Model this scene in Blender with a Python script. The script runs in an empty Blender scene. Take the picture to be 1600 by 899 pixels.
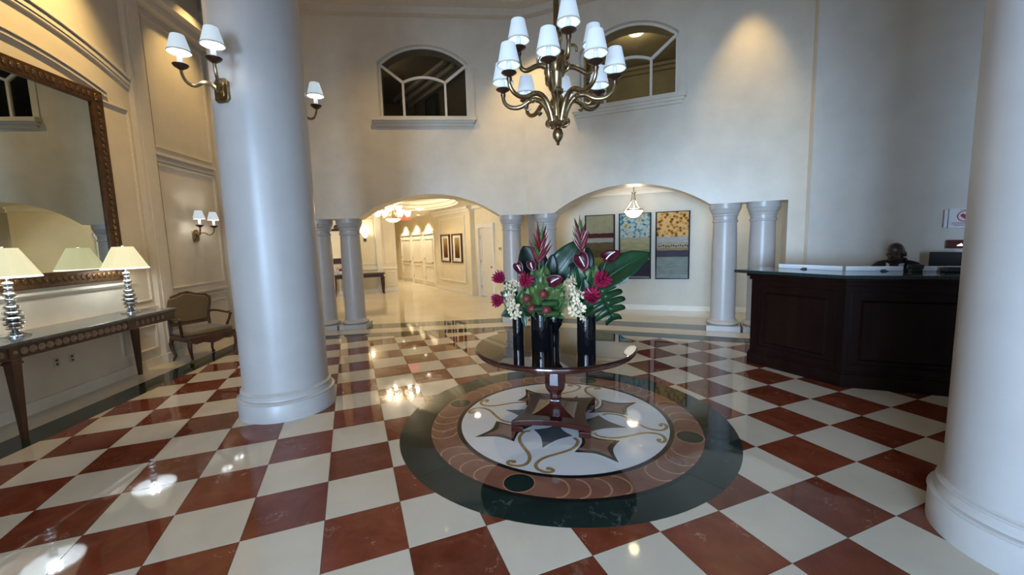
import bpy, bmesh, math, random
from mathutils import Vector, Matrix
random.seed(7)
PI = math.pi
R = math.radians
col = bpy.context.scene.collection

# ------------------------------------------------------------------ camera
HC = 1.7037
scene = bpy.context.scene
cam_d = bpy.data.cameras.new('camera')
cam_d.sensor_width = 36.0
cam_d.lens = 36.0 * 639.33 / 1600
cam_d.clip_start = 0.05
cam_d.clip_end = 200
cam = bpy.data.objects.new('camera', cam_d)
col.objects.link(cam)
_p, _r = PI - 3.0290929, -0.029419
_F = Vector((0, math.cos(_p), -math.sin(_p)))
_U0 = Vector((0, math.sin(_p), math.cos(_p)))
_X0 = Vector((1, 0, 0))
_X = _X0 * math.cos(_r) + _U0 * math.sin(_r)
_U = -_X0 * math.sin(_r) + _U0 * math.cos(_r)
cam.matrix_world = Matrix(((_X.x, _U.x, -_F.x, 0), (_X.y, _U.y, -_F.y, 0), (_X.z, _U.z, -_F.z, HC), (0, 0, 0, 1)))
scene.camera = cam

# ------------------------------------------------------------------ world, exposure, large lights
scene.view_settings.view_transform = 'Standard'
scene.view_settings.look = 'None'
scene.view_settings.exposure = 0.43
scene.view_settings.gamma = 1.0
scene.view_settings.use_curve_mapping = False
world = bpy.data.worlds.new('sky')
scene.world = world
world.use_nodes = True
world.node_tree.nodes['Background'].inputs[0].default_value = (0.55, 0.75, 1.0, 1)
world.node_tree.nodes['Background'].inputs[1].default_value = 1.0


def lamp(kind, name, loc, energy, color, size=0.05, target=None, spot=None, blend=0.5, size_y=None, parent=None):
    d = bpy.data.lights.new(name, kind)
    d.energy = energy
    d.color = color
    if kind in ('POINT', 'SPOT'):
        d.shadow_soft_size = size
    if kind == 'SPOT':
        d.spot_size = R(spot)
        d.spot_blend = blend
    if kind == 'AREA':
        d.shape = 'RECTANGLE'
        d.size = size
        d.size_y = size_y or size
    o = bpy.data.objects.new(name, d)
    col.objects.link(o)
    o.location = loc
    if target is not None:
        v = Vector(target) - Vector(loc)
        o.rotation_euler = v.to_track_quat('-Z', 'Y').to_euler()
    if parent is not None:
        o.parent = parent
    return o


WARM = (1.0, 0.71, 0.30)
WARM2 = (1.0, 0.83, 0.57)
COOL = (0.80, 0.89, 1.0)
# daylight entering through the glazed entrance behind the camera, plus added cool fill
DAY = (0.52, 0.71, 1.0)
lamp('AREA', 'entrance_daylight', (-4.2, -5.4, 1.55), 3100, DAY, 6.4, (3.2, 5.0, 2.0), size_y=2.8)
lamp('AREA', 'door_fill', (0.3, -2.28, 1.4), 110, DAY, 2.6, (0.6, 5, 1.9), size_y=2.4)  # added frontal fill, lifts the near tiles and columns
lamp('AREA', 'side_fill', (7.3, 0.2, 1.9), 14, DAY, 3.2, (0, 2.2, 1.9), size_y=2.9)  # added weak cool fill from the right side
# recessed warm ceiling spots of the lobby: they graze the walls; the last two are added fill
for nm, loc, tgt, e, sp in (
        ('spot_and_fill', (3.72, 6.42, 6.05), (3.95, 7.0, 3.4), 160, 50),
        ('spot_and_fill', (0.42, 7.6, 6.05), (0.40, 8.6, 3.2), 215, 66),
        ('spot_and_fill', (-4.35, 4.9, 6.1), (-5.3, 4.9, 4.1), 430, 66),
        ('spot_and_fill', (-4.6, 7.2, 6.1), (-5.5, 7.2, 3.9), 170, 62),
        ('spot_and_fill', (-1.6, 6.3, 6.3), (-1.6, 7.0, 0), 170, 120),  # added warm fill for the arcade wall and floor
        ('spot_and_fill', (-3.4, 2.2, 6.3), (-3.4, 2.2, 0), 110, 100)):  # added warm fill pointing straight down
    lamp('SPOT', nm, loc, e, WARM, 0.06, tgt, sp, 0.95)


# ------------------------------------------------------------------ materials
def new_mat(name):
    m = bpy.data.materials.new(name)
    m.use_nodes = True
    return m, m.node_tree, m.node_tree.nodes['Principled BSDF']


def pin(b, **kw):
    names = dict(rough='Roughness', metal='Metallic', spec='Specular IOR Level', coat='Coat Weight', coat_rough='Coat Roughness',
                 ior='IOR', emit='Emission Strength', sheen='Sheen Weight', sub='Subsurface Weight')
    for k, v in kw.items():
        b.inputs[names[k]].default_value = v


def ramp(nt, fac, stops, interp='LINEAR'):
    n = nt.nodes.new('ShaderNodeValToRGB')
    n.color_ramp.interpolation = interp
    els = n.color_ramp.elements
    while len(els) < len(stops):
        els.new(0.5)
    for e, (p, c) in zip(els, stops):
        e.position = p
        e.color = (*c, 1) if len(c) == 3 else c
    nt.links.new(fac, n.inputs[0])
    return n.outputs[0]


def noise(nt, vec, scale, detail=3, rough=0.5, dist=0.0):
    n = nt.nodes.new('ShaderNodeTexNoise')
    n.inputs['Scale'].default_value = scale
    n.inputs['Detail'].default_value = detail
    n.inputs['Roughness'].default_value = rough
    n.inputs['Distortion'].default_value = dist
    nt.links.new(vec, n.inputs['Vector'])
    return n.outputs['Fac']


def math_node(nt, op, a, b=None):
    n = nt.nodes.new('ShaderNodeMath')
    n.operation = op
    for i, x in enumerate((a, b)):
        if x is None:
            continue
        if isinstance(x, (int, float)):
            n.inputs[i].default_value = x
        else:
            nt.links.new(x, n.inputs[i])
    return n.outputs[0]


def mix(nt, fac, a, b, blend='MIX'):
    n = nt.nodes.new('ShaderNodeMix')
    n.data_type = 'RGBA'
    n.blend_type = blend
    for s, x in ((n.inputs[0], fac), (n.inputs[6], a), (n.inputs[7], b)):
        if isinstance(x, (int, float)):
            s.default_value = x
        elif isinstance(x, tuple):
            s.default_value = (*x, 1)
        else:
            nt.links.new(x, s)
    return n.outputs[2]


def coords(nt, kind='Object'):
    if kind == 'Position':
        return nt.nodes.new('ShaderNodeNewGeometry').outputs['Position']
    return nt.nodes.new('ShaderNodeTexCoord').outputs[kind]


def plain(name, c, rough=0.5, metal=0.0, spec=0.5, var=0.12, scale=8.0, bump=0.0, bscale=40.0, kind='Object', stretch=None, **kw):
    m, nt, b = new_mat(name)
    v = coords(nt, kind)
    if stretch:
        mp = nt.nodes.new('ShaderNodeMapping')
        mp.inputs['Scale'].default_value = stretch
        nt.links.new(v, mp.inputs[0])
        v = mp.outputs[0]
    n = noise(nt, v, scale, 4, 0.6)
    lo = tuple(x * (1 - var) for x in c)
    hi = tuple(min(1, x * (1 + var)) for x in c)
    nt.links.new(ramp(nt, n, [(0.3, lo), (0.7, hi)]), b.inputs['Base Color'])
    pin(b, rough=rough, metal=metal, spec=spec, **kw)
    if bump:
        bn = nt.nodes.new('ShaderNodeBump')
        bn.inputs['Strength'].default_value = bump
        bn.inputs['Distance'].default_value = 0.01
        nt.links.new(noise(nt, v, bscale, 4), bn.inputs['Height'])
        nt.links.new(bn.outputs[0], b.inputs['Normal'])
    return m


def marble(name, c, c2, vein, scale=3.0, vw=0.012, rough=0.05, vein_amt=0.8, spec=0.5, rnd=0.12):
    m, nt, b = new_mat(name)
    v = coords(nt, 'Position')
    info = nt.nodes.new('ShaderNodeObjectInfo')
    off = nt.nodes.new('ShaderNodeVectorMath')
    off.operation = 'MULTIPLY_ADD'
    comb = nt.nodes.new('ShaderNodeCombineXYZ')
    for i in range(3):
        nt.links.new(info.outputs['Random'], comb.inputs[i])
    nt.links.new(comb.outputs[0], off.inputs[0])
    off.inputs[1].default_value = (17, 31, 11)
    nt.links.new(v, off.inputs[2])
    v = off.outputs[0]
    base = ramp(nt, noise(nt, v, scale, 6, 0.62, 0.6), [(0.3, c), (0.72, c2)])
    n2 = noise(nt, v, scale * 0.9, 6, 0.68, 0.5)
    d = math_node(nt, 'ABSOLUTE', math_node(nt, 'SUBTRACT', n2, 0.5))
    line = ramp(nt, d, [(0.0, (1, 1, 1)), (vw, (0, 0, 0))])
    gate = ramp(nt, noise(nt, v, scale * 1.1, 3), [(0.57, (0, 0, 0)), (0.68, (1, 1, 1))])
    fac = math_node(nt, 'MULTIPLY', math_node(nt, 'MULTIPLY', line, gate), vein_amt)
    cc = mix(nt, fac, base, vein)
    val = math_node(nt, 'ADD', math_node(nt, 'MULTIPLY', info.outputs['Random'], rnd * 2), 1 - rnd)
    hsv = nt.nodes.new('ShaderNodeHueSaturation')
    nt.links.new(val, hsv.inputs['Value'])
    nt.links.new(cc, hsv.inputs['Color'])
    nt.links.new(hsv.outputs[0], b.inputs['Base Color'])
    pin(b, rough=rough, spec=spec)
    return m


def emissive(name, c, base, strength):
    m, nt, b = new_mat(name)
    b.inputs['Base Color'].default_value = (*base, 1)
    b.inputs['Emission Color'].default_value = (*c, 1)
    pin(b, rough=0.7, emit=strength)
    v = coords(nt, 'Object')
    n = noise(nt, v, 60, 2)
    nt.links.new(ramp(nt, n, [(0.2, tuple(x * 0.94 for x in c)), (0.8, c)]), b.inputs['Emission Color'])
    return m


def glass_pane(name, tint, gloss=1.0):
    m, nt, b = new_mat(name)
    nt.nodes.remove(b)
    out = nt.nodes['Material Output']
    t = nt.nodes.new('ShaderNodeBsdfTransparent')
    t.inputs[0].default_value = (*tint, 1)
    g = nt.nodes.new('ShaderNodeBsdfGlossy')
    g.inputs['Roughness'].default_value = 0.02
    fr = nt.nodes.new('ShaderNodeFresnel')
    fr.inputs[0].default_value = 1.5
    mx = nt.nodes.new('ShaderNodeMixShader')
    nt.links.new(math_node(nt, 'MULTIPLY', fr.outputs[0], gloss), mx.inputs[0])
    nt.links.new(t.outputs[0], mx.inputs[1])
    nt.links.new(g.outputs[0], mx.inputs[2])
    nt.links.new(mx.outputs[0], out.inputs[0])
    return m


M = {}
M['red'] = marble('red_marble', (0.115, 0.023, 0.010), (0.205, 0.053, 0.026), (0.60, 0.44, 0.36), 4.2, 0.0065, 0.04, 0.8, 0.42, 0.15)
M['white'] = marble('cream_marble', (0.53, 0.465, 0.375), (0.60, 0.54, 0.445), (0.50, 0.46, 0.40), 1.6, 0.006, 0.045, 0.35, 0.5, 0.05)
M['grout'] = plain('grout', (0.16, 0.10, 0.075), 0.6)
M['green'] = marble('green_marble', (0.006, 0.013, 0.012), (0.018, 0.033, 0.028), (0.22, 0.28, 0.26), 2.4, 0.008, 0.05, 0.55, 0.5, 0.05)
M['rose'] = marble('rose_marble', (0.175, 0.070, 0.044), (0.26, 0.120, 0.080), (0.50, 0.33, 0.24), 3.0, 0.012, 0.05, 0.5, 0.5, 0.08)
M['gold_in'] = plain('gold_inlay', (0.30, 0.19, 0.075), 0.08, var=0.2)
M['tan_in'] = plain('tan_inlay', (0.36, 0.20, 0.11), 0.08, var=0.2)
M['black_in'] = plain('black_inlay', (0.012, 0.010, 0.010), 0.05)
M['wm'] = marble('white_marble', (0.64, 0.63, 0.64), (0.72, 0.71, 0.70), (0.45, 0.46, 0.48), 1.2, 0.006, 0.045, 0.4, 0.5, 0.02)
M['slate'] = marble('slate_inlay', (0.045, 0.055, 0.062), (0.085, 0.095, 0.10), (0.2, 0.22, 0.22), 2.5, 0.008, 0.05, 0.4, 0.5, 0.03)
M['cream_floor'] = marble('hall_marble', (0.60, 0.51, 0.37), (0.68, 0.60, 0.46), (0.50, 0.40, 0.26), 0.9, 0.008, 0.06, 0.35, 0.5, 0.02)
M['plaster'] = plain('venetian_plaster', (0.62, 0.55, 0.445), 0.34, var=0.07, scale=2.2, bump=0.06, bscale=9, spec=0.45)
M['plaster_b'] = plain('desk_wall_plaster', (0.56, 0.545, 0.50), 0.36, var=0.06, scale=2.2, bump=0.06, bscale=9, spec=0.45)
M['left_paint'] = plain('beige_gloss_paint', (0.62, 0.53, 0.40), 0.30, var=0.05, scale=3, bump=0.05, bscale=12, spec=0.5)
M['left_trim'] = plain('beige_trim_paint', (0.66, 0.58, 0.46), 0.28, var=0.03, spec=0.5)
M['hall_paint'] = plain('hall_cream_paint', (0.74, 0.65, 0.46), 0.45, var=0.04, scale=3)
M['gallery_paint'] = plain('gallery_paint', (0.58, 0.53, 0.42), 0.45, var=0.04, scale=3)
M['hall_white'] = plain('hall_white_paint', (0.78, 0.73, 0.62), 0.35, var=0.03)
M['ceil'] = plain('ceiling_paint', (0.60, 0.53, 0.43), 0.6, var=0.04)
M['column'] = plain('column_plaster', (0.44, 0.41, 0.385), 0.36, var=0.045, scale=3.0, bump=0.05, bscale=14, spec=0.5)
M['small_col'] = plain('small_column_plaster', (0.46, 0.425, 0.395), 0.34, var=0.04, scale=5.0, spec=0.45)
M['win_white'] = plain('window_white_paint', (0.66, 0.60, 0.50), 0.4, var=0.03)
M['pane_dark'] = glass_pane('window_glass', (0.75, 0.73, 0.66), 1.0)
M['pane'] = glass_pane('clear_glass', (0.92, 0.96, 0.97), 1.0)
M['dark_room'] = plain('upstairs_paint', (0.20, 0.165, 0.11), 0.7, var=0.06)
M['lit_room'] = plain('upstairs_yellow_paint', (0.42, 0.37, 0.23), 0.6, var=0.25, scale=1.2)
M['brass'] = plain('antique_brass', (0.34, 0.245, 0.13), 0.30, 1.0, var=0.3, scale=18)
M['bronze'] = plain('dark_bronze', (0.10, 0.055, 0.035), 0.35, 0.8, var=0.2, scale=18)
M['shade'] = emissive('lit_white_shade', (0.62, 0.78, 1.0), (0.45, 0.45, 0.45), 0.36)
M['shade_in'] = emissive('lit_shade_lining', (0.42, 0.66, 1.0), (0.4, 0.4, 0.4), 0.60)
M['shade_s'] = emissive('lit_sconce_shade', (0.72, 0.90, 1.0), (0.4, 0.4, 0.4), 0.42)
M['shade_s_in'] = emissive('lit_sconce_lining', (0.95, 1.0, 1.0), (0.8, 0.8, 0.8), 1.6)
M['candle'] = emissive('candle_sleeve', (0.62, 0.78, 1.0), (0.4, 0.4, 0.4), 0.32)
M['shade_t'] = emissive('lit_cream_shade', (0.92, 0.90, 0.60), (0.5, 0.48, 0.34), 0.50)
M['shade_t_in'] = emissive('lit_cream_lining', (0.85, 0.95, 1.0), (0.7, 0.7, 0.7), 1.6)
M['hall_glow'] = emissive('lit_opal_glass', (1.0, 0.92, 0.70), (0.6, 0.6, 0.55), 1.15)
M['spot_glow'] = emissive('spot_lens', (1.0, 0.92, 0.75), (0.8, 0.8, 0.8), 6.0)
M['exit'] = emissive('red_sign_glow', (1.0, 0.09, 0.05), (0.3, 0.02, 0.02), 1.3)
M['mahogany'] = plain('mahogany', (0.040, 0.009, 0.006), 0.13, var=0.35, scale=5, stretch=(1, 1, 0.2), spec=0.35, coat=0.1, coat_rough=0.05)
M['table_top'] = plain('polished_table_top', (0.016, 0.008, 0.006), 0.03, var=0.3, spec=0.75, coat=0.3, coat_rough=0.02)
M['desk_wood'] = plain('desk_dark_wood', (0.0085, 0.0026, 0.002), 0.30, var=0.35, scale=6, stretch=(1, 1, 0.15), spec=0.18)
M['granite'] = plain('dark_green_granite', (0.016, 0.026, 0.026), 0.09, var=0.5, scale=60)
M['walnut'] = plain('carved_walnut', (0.070, 0.028, 0.012), 0.32, var=0.4, scale=9, stretch=(1, 1, 0.25), spec=0.5)
M['walnut_hi'] = plain('worn_gilt', (0.24, 0.16, 0.10), 0.35, 0.2, var=0.3, scale=20)
M['stone_top'] = plain('grey_stone_top', (0.085, 0.088, 0.085), 0.14, var=0.35, scale=14, kind='Position')
M['uphol'] = plain('olive_gold_fabric', (0.085, 0.052, 0.014), 0.75, var=0.2, scale=90, sheen=0.3, bump=0.2, bscale=160)
M['gilt'] = plain('dark_gilt_frame', (0.085, 0.038, 0.013), 0.34, 0.4, var=0.45, scale=14)
M['gilt_hi'] = plain('bright_gilt_carving', (0.20, 0.115, 0.05), 0.26, 0.8, var=0.25, scale=20)
M['silver'] = plain('silvered_metal', (0.62, 0.62, 0.62), 0.16, 1.0, var=0.1)
M['black_gloss'] = plain('black_glass', (0.003, 0.003, 0.004), 0.05, spec=0.4)
M['black'] = plain('black_plastic', (0.012, 0.012, 0.014), 0.35)
M['paper'] = plain('white_acrylic', (0.80, 0.83, 0.86), 0.25, var=0.02)
M['skin'] = plain('dark_brown_skin', (0.042, 0.018, 0.011), 0.38, var=0.15, scale=12, spec=0.45)
M['suit'] = plain('navy_suit_cloth', (0.007, 0.007, 0.012), 0.8, var=0.2, scale=80)
M['shirt'] = plain('white_shirt_cloth', (0.62, 0.64, 0.68), 0.7, var=0.03)
M['heliconia'] = plain('heliconia_red', (0.10, 0.004, 0.007), 0.38, var=0.35, scale=10)
M['helic_tip'] = plain('heliconia_green', (0.035, 0.09, 0.018), 0.45, var=0.3)
M['anthurium'] = plain('anthurium_maroon', (0.055, 0.003, 0.010), 0.30, var=0.3, spec=0.3)
M['spadix'] = plain('spadix_cream', (0.72, 0.60, 0.50), 0.5)
M['magenta'] = plain('magenta_petal', (0.22, 0.005, 0.032), 0.45, var=0.35, scale=25)
M['orchid'] = plain('cream_orchid_petal', (0.56, 0.46, 0.29), 0.5, var=0.1, scale=30)
M['orchid_c'] = plain('orchid_throat', (0.30, 0.05, 0.06), 0.5)
M['pincush'] = plain('rust_pincushion', (0.13, 0.020, 0.016), 0.6, var=0.4, scale=60)
M['leaf'] = plain('deep_green_leaf', (0.008, 0.028, 0.010), 0.36, var=0.45, scale=6, spec=0.3)
M['leaf2'] = plain('mid_green_leaf', (0.015, 0.045, 0.011), 0.42, var=0.4, scale=8, spec=0.3)
M['leaf_dark'] = plain('blackish_green_leaf', (0.004, 0.009, 0.006), 0.36, var=0.4, scale=6, spec=0.25)
M['fern'] = plain('yellow_green_fern', (0.060, 0.100, 0.020), 0.5, var=0.35, scale=20)
M['stem'] = plain('green_stem', (0.05, 0.10, 0.025), 0.4)
M['frame_black'] = plain('black_picture_frame', (0.010, 0.007, 0.006), 0.5, spec=0.15)
M['frame_wood'] = plain('dark_brown_frame', (0.045, 0.014, 0.008), 0.3)
M['mat_board'] = plain('white_mat_board', (0.74, 0.70, 0.62), 0.7)
M['door'] = plain('white_door_paint', (0.74, 0.68, 0.56), 0.4, var=0.02)
M['sign_white'] = plain('white_sign_board', (0.66, 0.67, 0.70), 0.35, var=0.02)
M['sign_red'] = plain('red_sign_ink', (0.42, 0.012, 0.03), 0.5)
M['sign_ink'] = plain('dark_red_ink', (0.24, 0.05, 0.07), 0.5)
M['red_box'] = plain('dark_red_plastic', (0.075, 0.010, 0.008), 0.3)
M['plate'] = plain('ivory_plate', (0.50, 0.44, 0.34), 0.4)
m, nt, b = new_mat('mirror_silver')
b.inputs['Base Color'].default_value = (0.56, 0.60, 0.55, 1)
pin(b, rough=0.012, metal=1.0)
nt.links.new(ramp(nt, noise(nt, coords(nt), 1.5, 2), [(0.3, (0.54, 0.585, 0.53)), (0.7, (0.60, 0.63, 0.585))]), b.inputs['Base Color'])
M['mirror'] = m


# ------------------------------------------------------------------ mesh building
class MB:
    def __init__(s):
        s.v, s.f = [], []

    def raw(s, v, f):
        o = len(s.v)
        s.v += [tuple(p) for p in v]
        s.f += [tuple(i + o for i in q) for q in f]
        return s

    def box(s, x0, x1, y0, y1, z0, z1):
        return s.raw([(x0, y0, z0), (x1, y0, z0), (x1, y1, z0), (x0, y1, z0), (x0, y0, z1), (x1, y0, z1), (x1, y1, z1), (x0, y1, z1)],
                     [(3, 2, 1, 0), (4, 5, 6, 7), (0, 1, 5, 4), (1, 2, 6, 5), (2, 3, 7, 6), (3, 0, 4, 7)])

    def prism(s, poly, z0, z1, inset=0.0):
        n = len(poly)
        top = poly
        if inset:
            cx = sum(p[0] for p in poly) / n
            cy = sum(p[1] for p in poly) / n
            top = []
            for x, y in poly:
                L = math.hypot(x - cx, y - cy) or 1
                top.append((x - (x - cx) / L * inset, y - (y - cy) / L * inset))
        return s.raw([(x, y, z0) for x, y in poly] + [(x, y, z1) for x, y in top],
                     [tuple(range(n - 1, -1, -1)), tuple(range(n, 2 * n))] + [(i, (i + 1) % n, n + (i + 1) % n, n + i) for i in range(n)])

    def prism_y(s, poly, y0, y1):
        """poly in x,z extruded along y (front = y0)"""
        n = len(poly)
        return s.raw([(x, y0, z) for x, z in poly] + [(x, y1, z) for x, z in poly],
                     [tuple(range(n)), tuple(range(2 * n - 1, n - 1, -1))] + [((i + 1) % n, i, n + i, n + (i + 1) % n) for i in range(n)])

    def ribbon(s, path, w, y0, y1):
        """a band of width w along an x,z path, extruded in y"""
        n = len(path)
        a, bb = [], []
        for i, (x, z) in enumerate(path):
            x0, z0 = path[max(0, i - 1)]
            x1, z1 = path[min(n - 1, i + 1)]
            L = math.hypot(x1 - x0, z1 - z0) or 1
            nx, nz = -(z1 - z0) / L, (x1 - x0) / L
            a.append((x + nx * w / 2, z + nz * w / 2))
            bb.append((x - nx * w / 2, z - nz * w / 2))
        v = [(x, y0, z) for x, z in a] + [(x, y0, z) for x, z in bb] + [(x, y1, z) for x, z in a] + [(x, y1, z) for x, z in bb]
        f = []
        for i in range(n - 1):
            j = i + 1
            f += [(i, n + i, n + j, j), (2 * n + i, 2 * n + j, 3 * n + j, 3 * n + i), (i, j, 2 * n + j, 2 * n + i), (n + i, 3 * n + i, 3 * n + j, n + j)]
        f += [(0, 2 * n, 3 * n, n), (n - 1, 2 * n - 1, 4 * n - 1, 3 * n - 1)]
        return s.raw(v, f)

    def ribbon_xy(s, path, w, z0, z1):
        o = len(s.v)
        s.ribbon(path, w, z0, z1)
        s.v[o:] = [(x, z, y) for x, y, z in s.v[o:]]
        return s

    def lathe(s, prof, n=32, cx=0, cy=0, cz=0, a0=0.0, cap=True):
        v, f = [], []
        for r, z in prof:
            for k in range(n):
                a = a0 + 2 * PI * k / n
                v.append((cx + r * math.cos(a), cy + r * math.sin(a), cz + z))
        m_ = len(prof)
        for i in range(m_ - 1):
            for k in range(n):
                k2 = (k + 1) % n
                f.append((i * n + k, i * n + k2, (i + 1) * n + k2, (i + 1) * n + k))
        if cap:
            f.append(tuple(range(n - 1, -1, -1)))
            f.append(tuple(range((m_ - 1) * n, m_ * n)))
        return s.raw(v, f)

    def tube(s, pts, rad, n=8, cap=True):
        pts = [Vector(p) for p in pts]
        if not isinstance(rad, (list, tuple)):
            rad = [rad] * len(pts)
        v, f = [], []
        up = None
        for i, p in enumerate(pts):
            t = (pts[min(i + 1, len(pts) - 1)] - pts[max(i - 1, 0)])
            t = t.normalized() if t.length > 1e-9 else Vector((0, 0, 1))
            if up is None:
                up = Vector((0, 0, 1)) if abs(t.z) < 0.9 else Vector((1, 0, 0))
            x = (up - t * up.dot(t)).normalized()
            up = x
            y = t.cross(x)
            for k in range(n):
                a = 2 * PI * k / n
                v.append(p + (x * math.cos(a) + y * math.sin(a)) * rad[i])
        for i in range(len(pts) - 1):
            for k in range(n):
                k2 = (k + 1) % n
                f.append((i * n + k, i * n + k2, (i + 1) * n + k2, (i + 1) * n + k))
        if cap:
            f.append(tuple(range(n - 1, -1, -1)))
            f.append(tuple(range((len(pts) - 1) * n, len(pts) * n)))
        return s.raw(v, f)

    def ball(s, c, r, nu=12, nv=8):
        if not isinstance(r, tuple):
            r = (r, r, r)
        v, f = [(c[0], c[1], c[2] - r[2])], []
        for i in range(1, nv):
            t = -PI / 2 + PI * i / nv
            for k in range(nu):
                a = 2 * PI * k / nu
                v.append((c[0] + r[0] * math.cos(t) * math.cos(a), c[1] + r[1] * math.cos(t) * math.sin(a), c[2] + r[2] * math.sin(t)))
        v.append((c[0], c[1], c[2] + r[2]))
        e = len(v) - 1
        for k in range(nu):
            k2 = (k + 1) % nu
            f.append((0, 1 + k2, 1 + k))
            for i in range(nv - 2):
                f.append((1 + i * nu + k, 1 + i * nu + k2, 1 + (i + 1) * nu + k2, 1 + (i + 1) * nu + k))
            f.append((1 + (nv - 2) * nu + k, 1 + (nv - 2) * nu + k2, e))
        return s.raw(v, f)

    def move(s, mtx, start=0):
        s.v[start:] = [tuple(mtx @ Vector(p)) for p in s.v[start:]]
        return s

    def mesh(s, name):
        me = bpy.data.meshes.new(name)
        me.from_pydata([tuple(p) for p in s.v], [], s.f)
        bm = bmesh.new()
        bm.from_mesh(me)
        bmesh.ops.recalc_face_normals(bm, faces=bm.faces)
        bm.to_mesh(me)
        bm.free()
        return me


def obj(name, mb, mat, parent=None, smooth=True, loc=None, rz=None, bevel=0, label=None, kind=None):
    me = mb.mesh(name) if isinstance(mb, MB) else mb
    if not me.materials:
        me.materials.append(M[mat] if isinstance(mat, str) else mat)
    if smooth and isinstance(mb, MB):
        me.polygons.foreach_set('use_smooth', [True] * len(me.polygons))
        me.set_sharp_from_angle(angle=R(38))
    o = bpy.data.objects.new(name, me)
    col.objects.link(o)
    if parent is not None:
        o.parent = parent
    if loc is not None:
        o.location = loc
    if rz is not None:
        o.rotation_euler = (0, 0, rz)
    if bevel:
        md = o.modifiers.new('bevel', 'BEVEL')
        md.width = bevel
        md.segments = 2
        md.limit_method = 'ANGLE'
        md.angle_limit = R(50)
    if label:
        o['label'] = label
    if kind:
        o['kind'] = kind
    return o


def tag(o, label, cat, group=None):
    o['label'] = label
    o['category'] = cat
    if group:
        o['group'] = group
    return o


def thing(name, label, cat, loc=(0, 0, 0), rz=0.0, group=None):
    o = bpy.data.objects.new(name, None)
    col.objects.link(o)
    o.empty_display_size = 0.1
    o.location = loc
    o.rotation_euler = (0, 0, rz)
    return tag(o, label, cat, group)


def struct(name, mb, mat, **kw):
    o = obj(name, mb, mat, **kw)
    o['kind'] = 'structure'
    return o


def dup(root, loc, rz, label=None):
    r = root.copy()
    col.objects.link(r)
    r.location = loc
    r.rotation_euler = (0, 0, rz)
    if label:
        r['label'] = label
    for ch in list(root.children):
        c = ch.copy()
        col.objects.link(c)
        c.parent = r
        for g in ch.children:
            d = g.copy()
            col.objects.link(d)
            d.parent = c
    return r


def arc_path(hw, z0, rise, n=24, c=0.0):
    Rr = (hw * hw + rise * rise) / (2 * rise)
    a = math.asin(hw / Rr)
    return [(c + Rr * math.sin(-a + 2 * a * i / n), z0 + rise - Rr + Rr * math.cos(-a + 2 * a * i / n)) for i in range(n + 1)]


def arc_z(s, hw, z0, rise):
    Rr = (hw * hw + rise * rise) / (2 * rise)
    return z0 + rise - Rr + math.sqrt(max(0, Rr * Rr - s * s))


def clip_poly(poly, p, n):
    """keep the side where (x-p).n >= 0"""
    out = []
    for i in range(len(poly)):
        a, b_ = poly[i], poly[(i + 1) % len(poly)]
        da = (a[0] - p[0]) * n[0] + (a[1] - p[1]) * n[1]
        db = (b_[0] - p[0]) * n[0] + (b_[1] - p[1]) * n[1]
        if da >= 0:
            out.append(a)
        if (da >= 0) != (db >= 0):
            t = da / (da - db)
            out.append((a[0] + (b_[0] - a[0]) * t, a[1] + (b_[1] - a[1]) * t))
    return out


# ------------------------------------------------------------------ plan of the place (metres)
AL, AR = math.atan(0.1), math.atan(-0.44)
OL, OR_ = (-1.609, 8.389), (2.19, 7.786)           # arch centres on the wall faces
AW = math.atan2(1, -0.09)
OW = (-5.2, 4.0)                                    # left wall
AD = math.atan2(-0.81, 0.58)
OD = (4.62, 6.39)                                   # wall behind the desk
AG, OG = -0.3777, (3.0, 9.62)                       # gallery wall with the paintings
AH, OH = math.atan2(-0.8485, 0.5291), (-1.28, 13.43)  # hall wall with the doors
ZT = 6.4


def W(o, a, s, d):
    return (o[0] + s * math.cos(a) - d * math.sin(a), o[1] + s * math.sin(a) + d * math.cos(a))


def nin(a):
    return (math.sin(a), -math.cos(a))


LINES = [((0, -2.2), (0, 1)), ((7.5, 0), (-1, 0)), (OD, nin(AD)), (OR_, nin(AR)), (OL, nin(AL)), (OW, nin(AW))]


def room_poly(off):
    pts = []
    for i in range(len(LINES)):
        (p, n), (q, m_) = LINES[i - 1], LINES[i]
        c1 = p[0] * n[0] + p[1] * n[1] + off
        c2 = q[0] * m_[0] + q[1] * m_[1] + off
        det = n[0] * m_[1] - n[1] * m_[0]
        pts.append(((c1 * m_[1] - c2 * n[1]) / det, (n[0] * c2 - m_[0] * c1) / det))
    return pts            # vertex i lies between line i-1 and line i


# ------------------------------------------------------------------ floor
P0, P1, P2 = room_poly(0.0), room_poly(0.42), room_poly(0.77)
floor = struct('floor', MB().prism(room_poly(-0.3), -0.08, -0.003), 'grout', smooth=False)
for i in range(6):
    j = (i + 1) % 6
    obj('border_strip', MB().prism([P1[i], P1[j], P2[j], P2[i]], -0.012, 0.0), 'green', floor, smooth=False)
    obj('margin_strip', MB().prism([P0[i], P0[j], P1[j], P1[i]], -0.012, 0.0), 'white', floor, smooth=False)
TS, TY = 0.4572, PI - 2.76882433
TO = (-1.38224, 2.81564)
CM = (0.447, 3.759)
ci, si = math.cos(TY), math.sin(TY)


def tile_pt(i, j):
    return (TO[0] + (i * ci - j * si) * TS, TO[1] + (i * si + j * ci) * TS)


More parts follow.
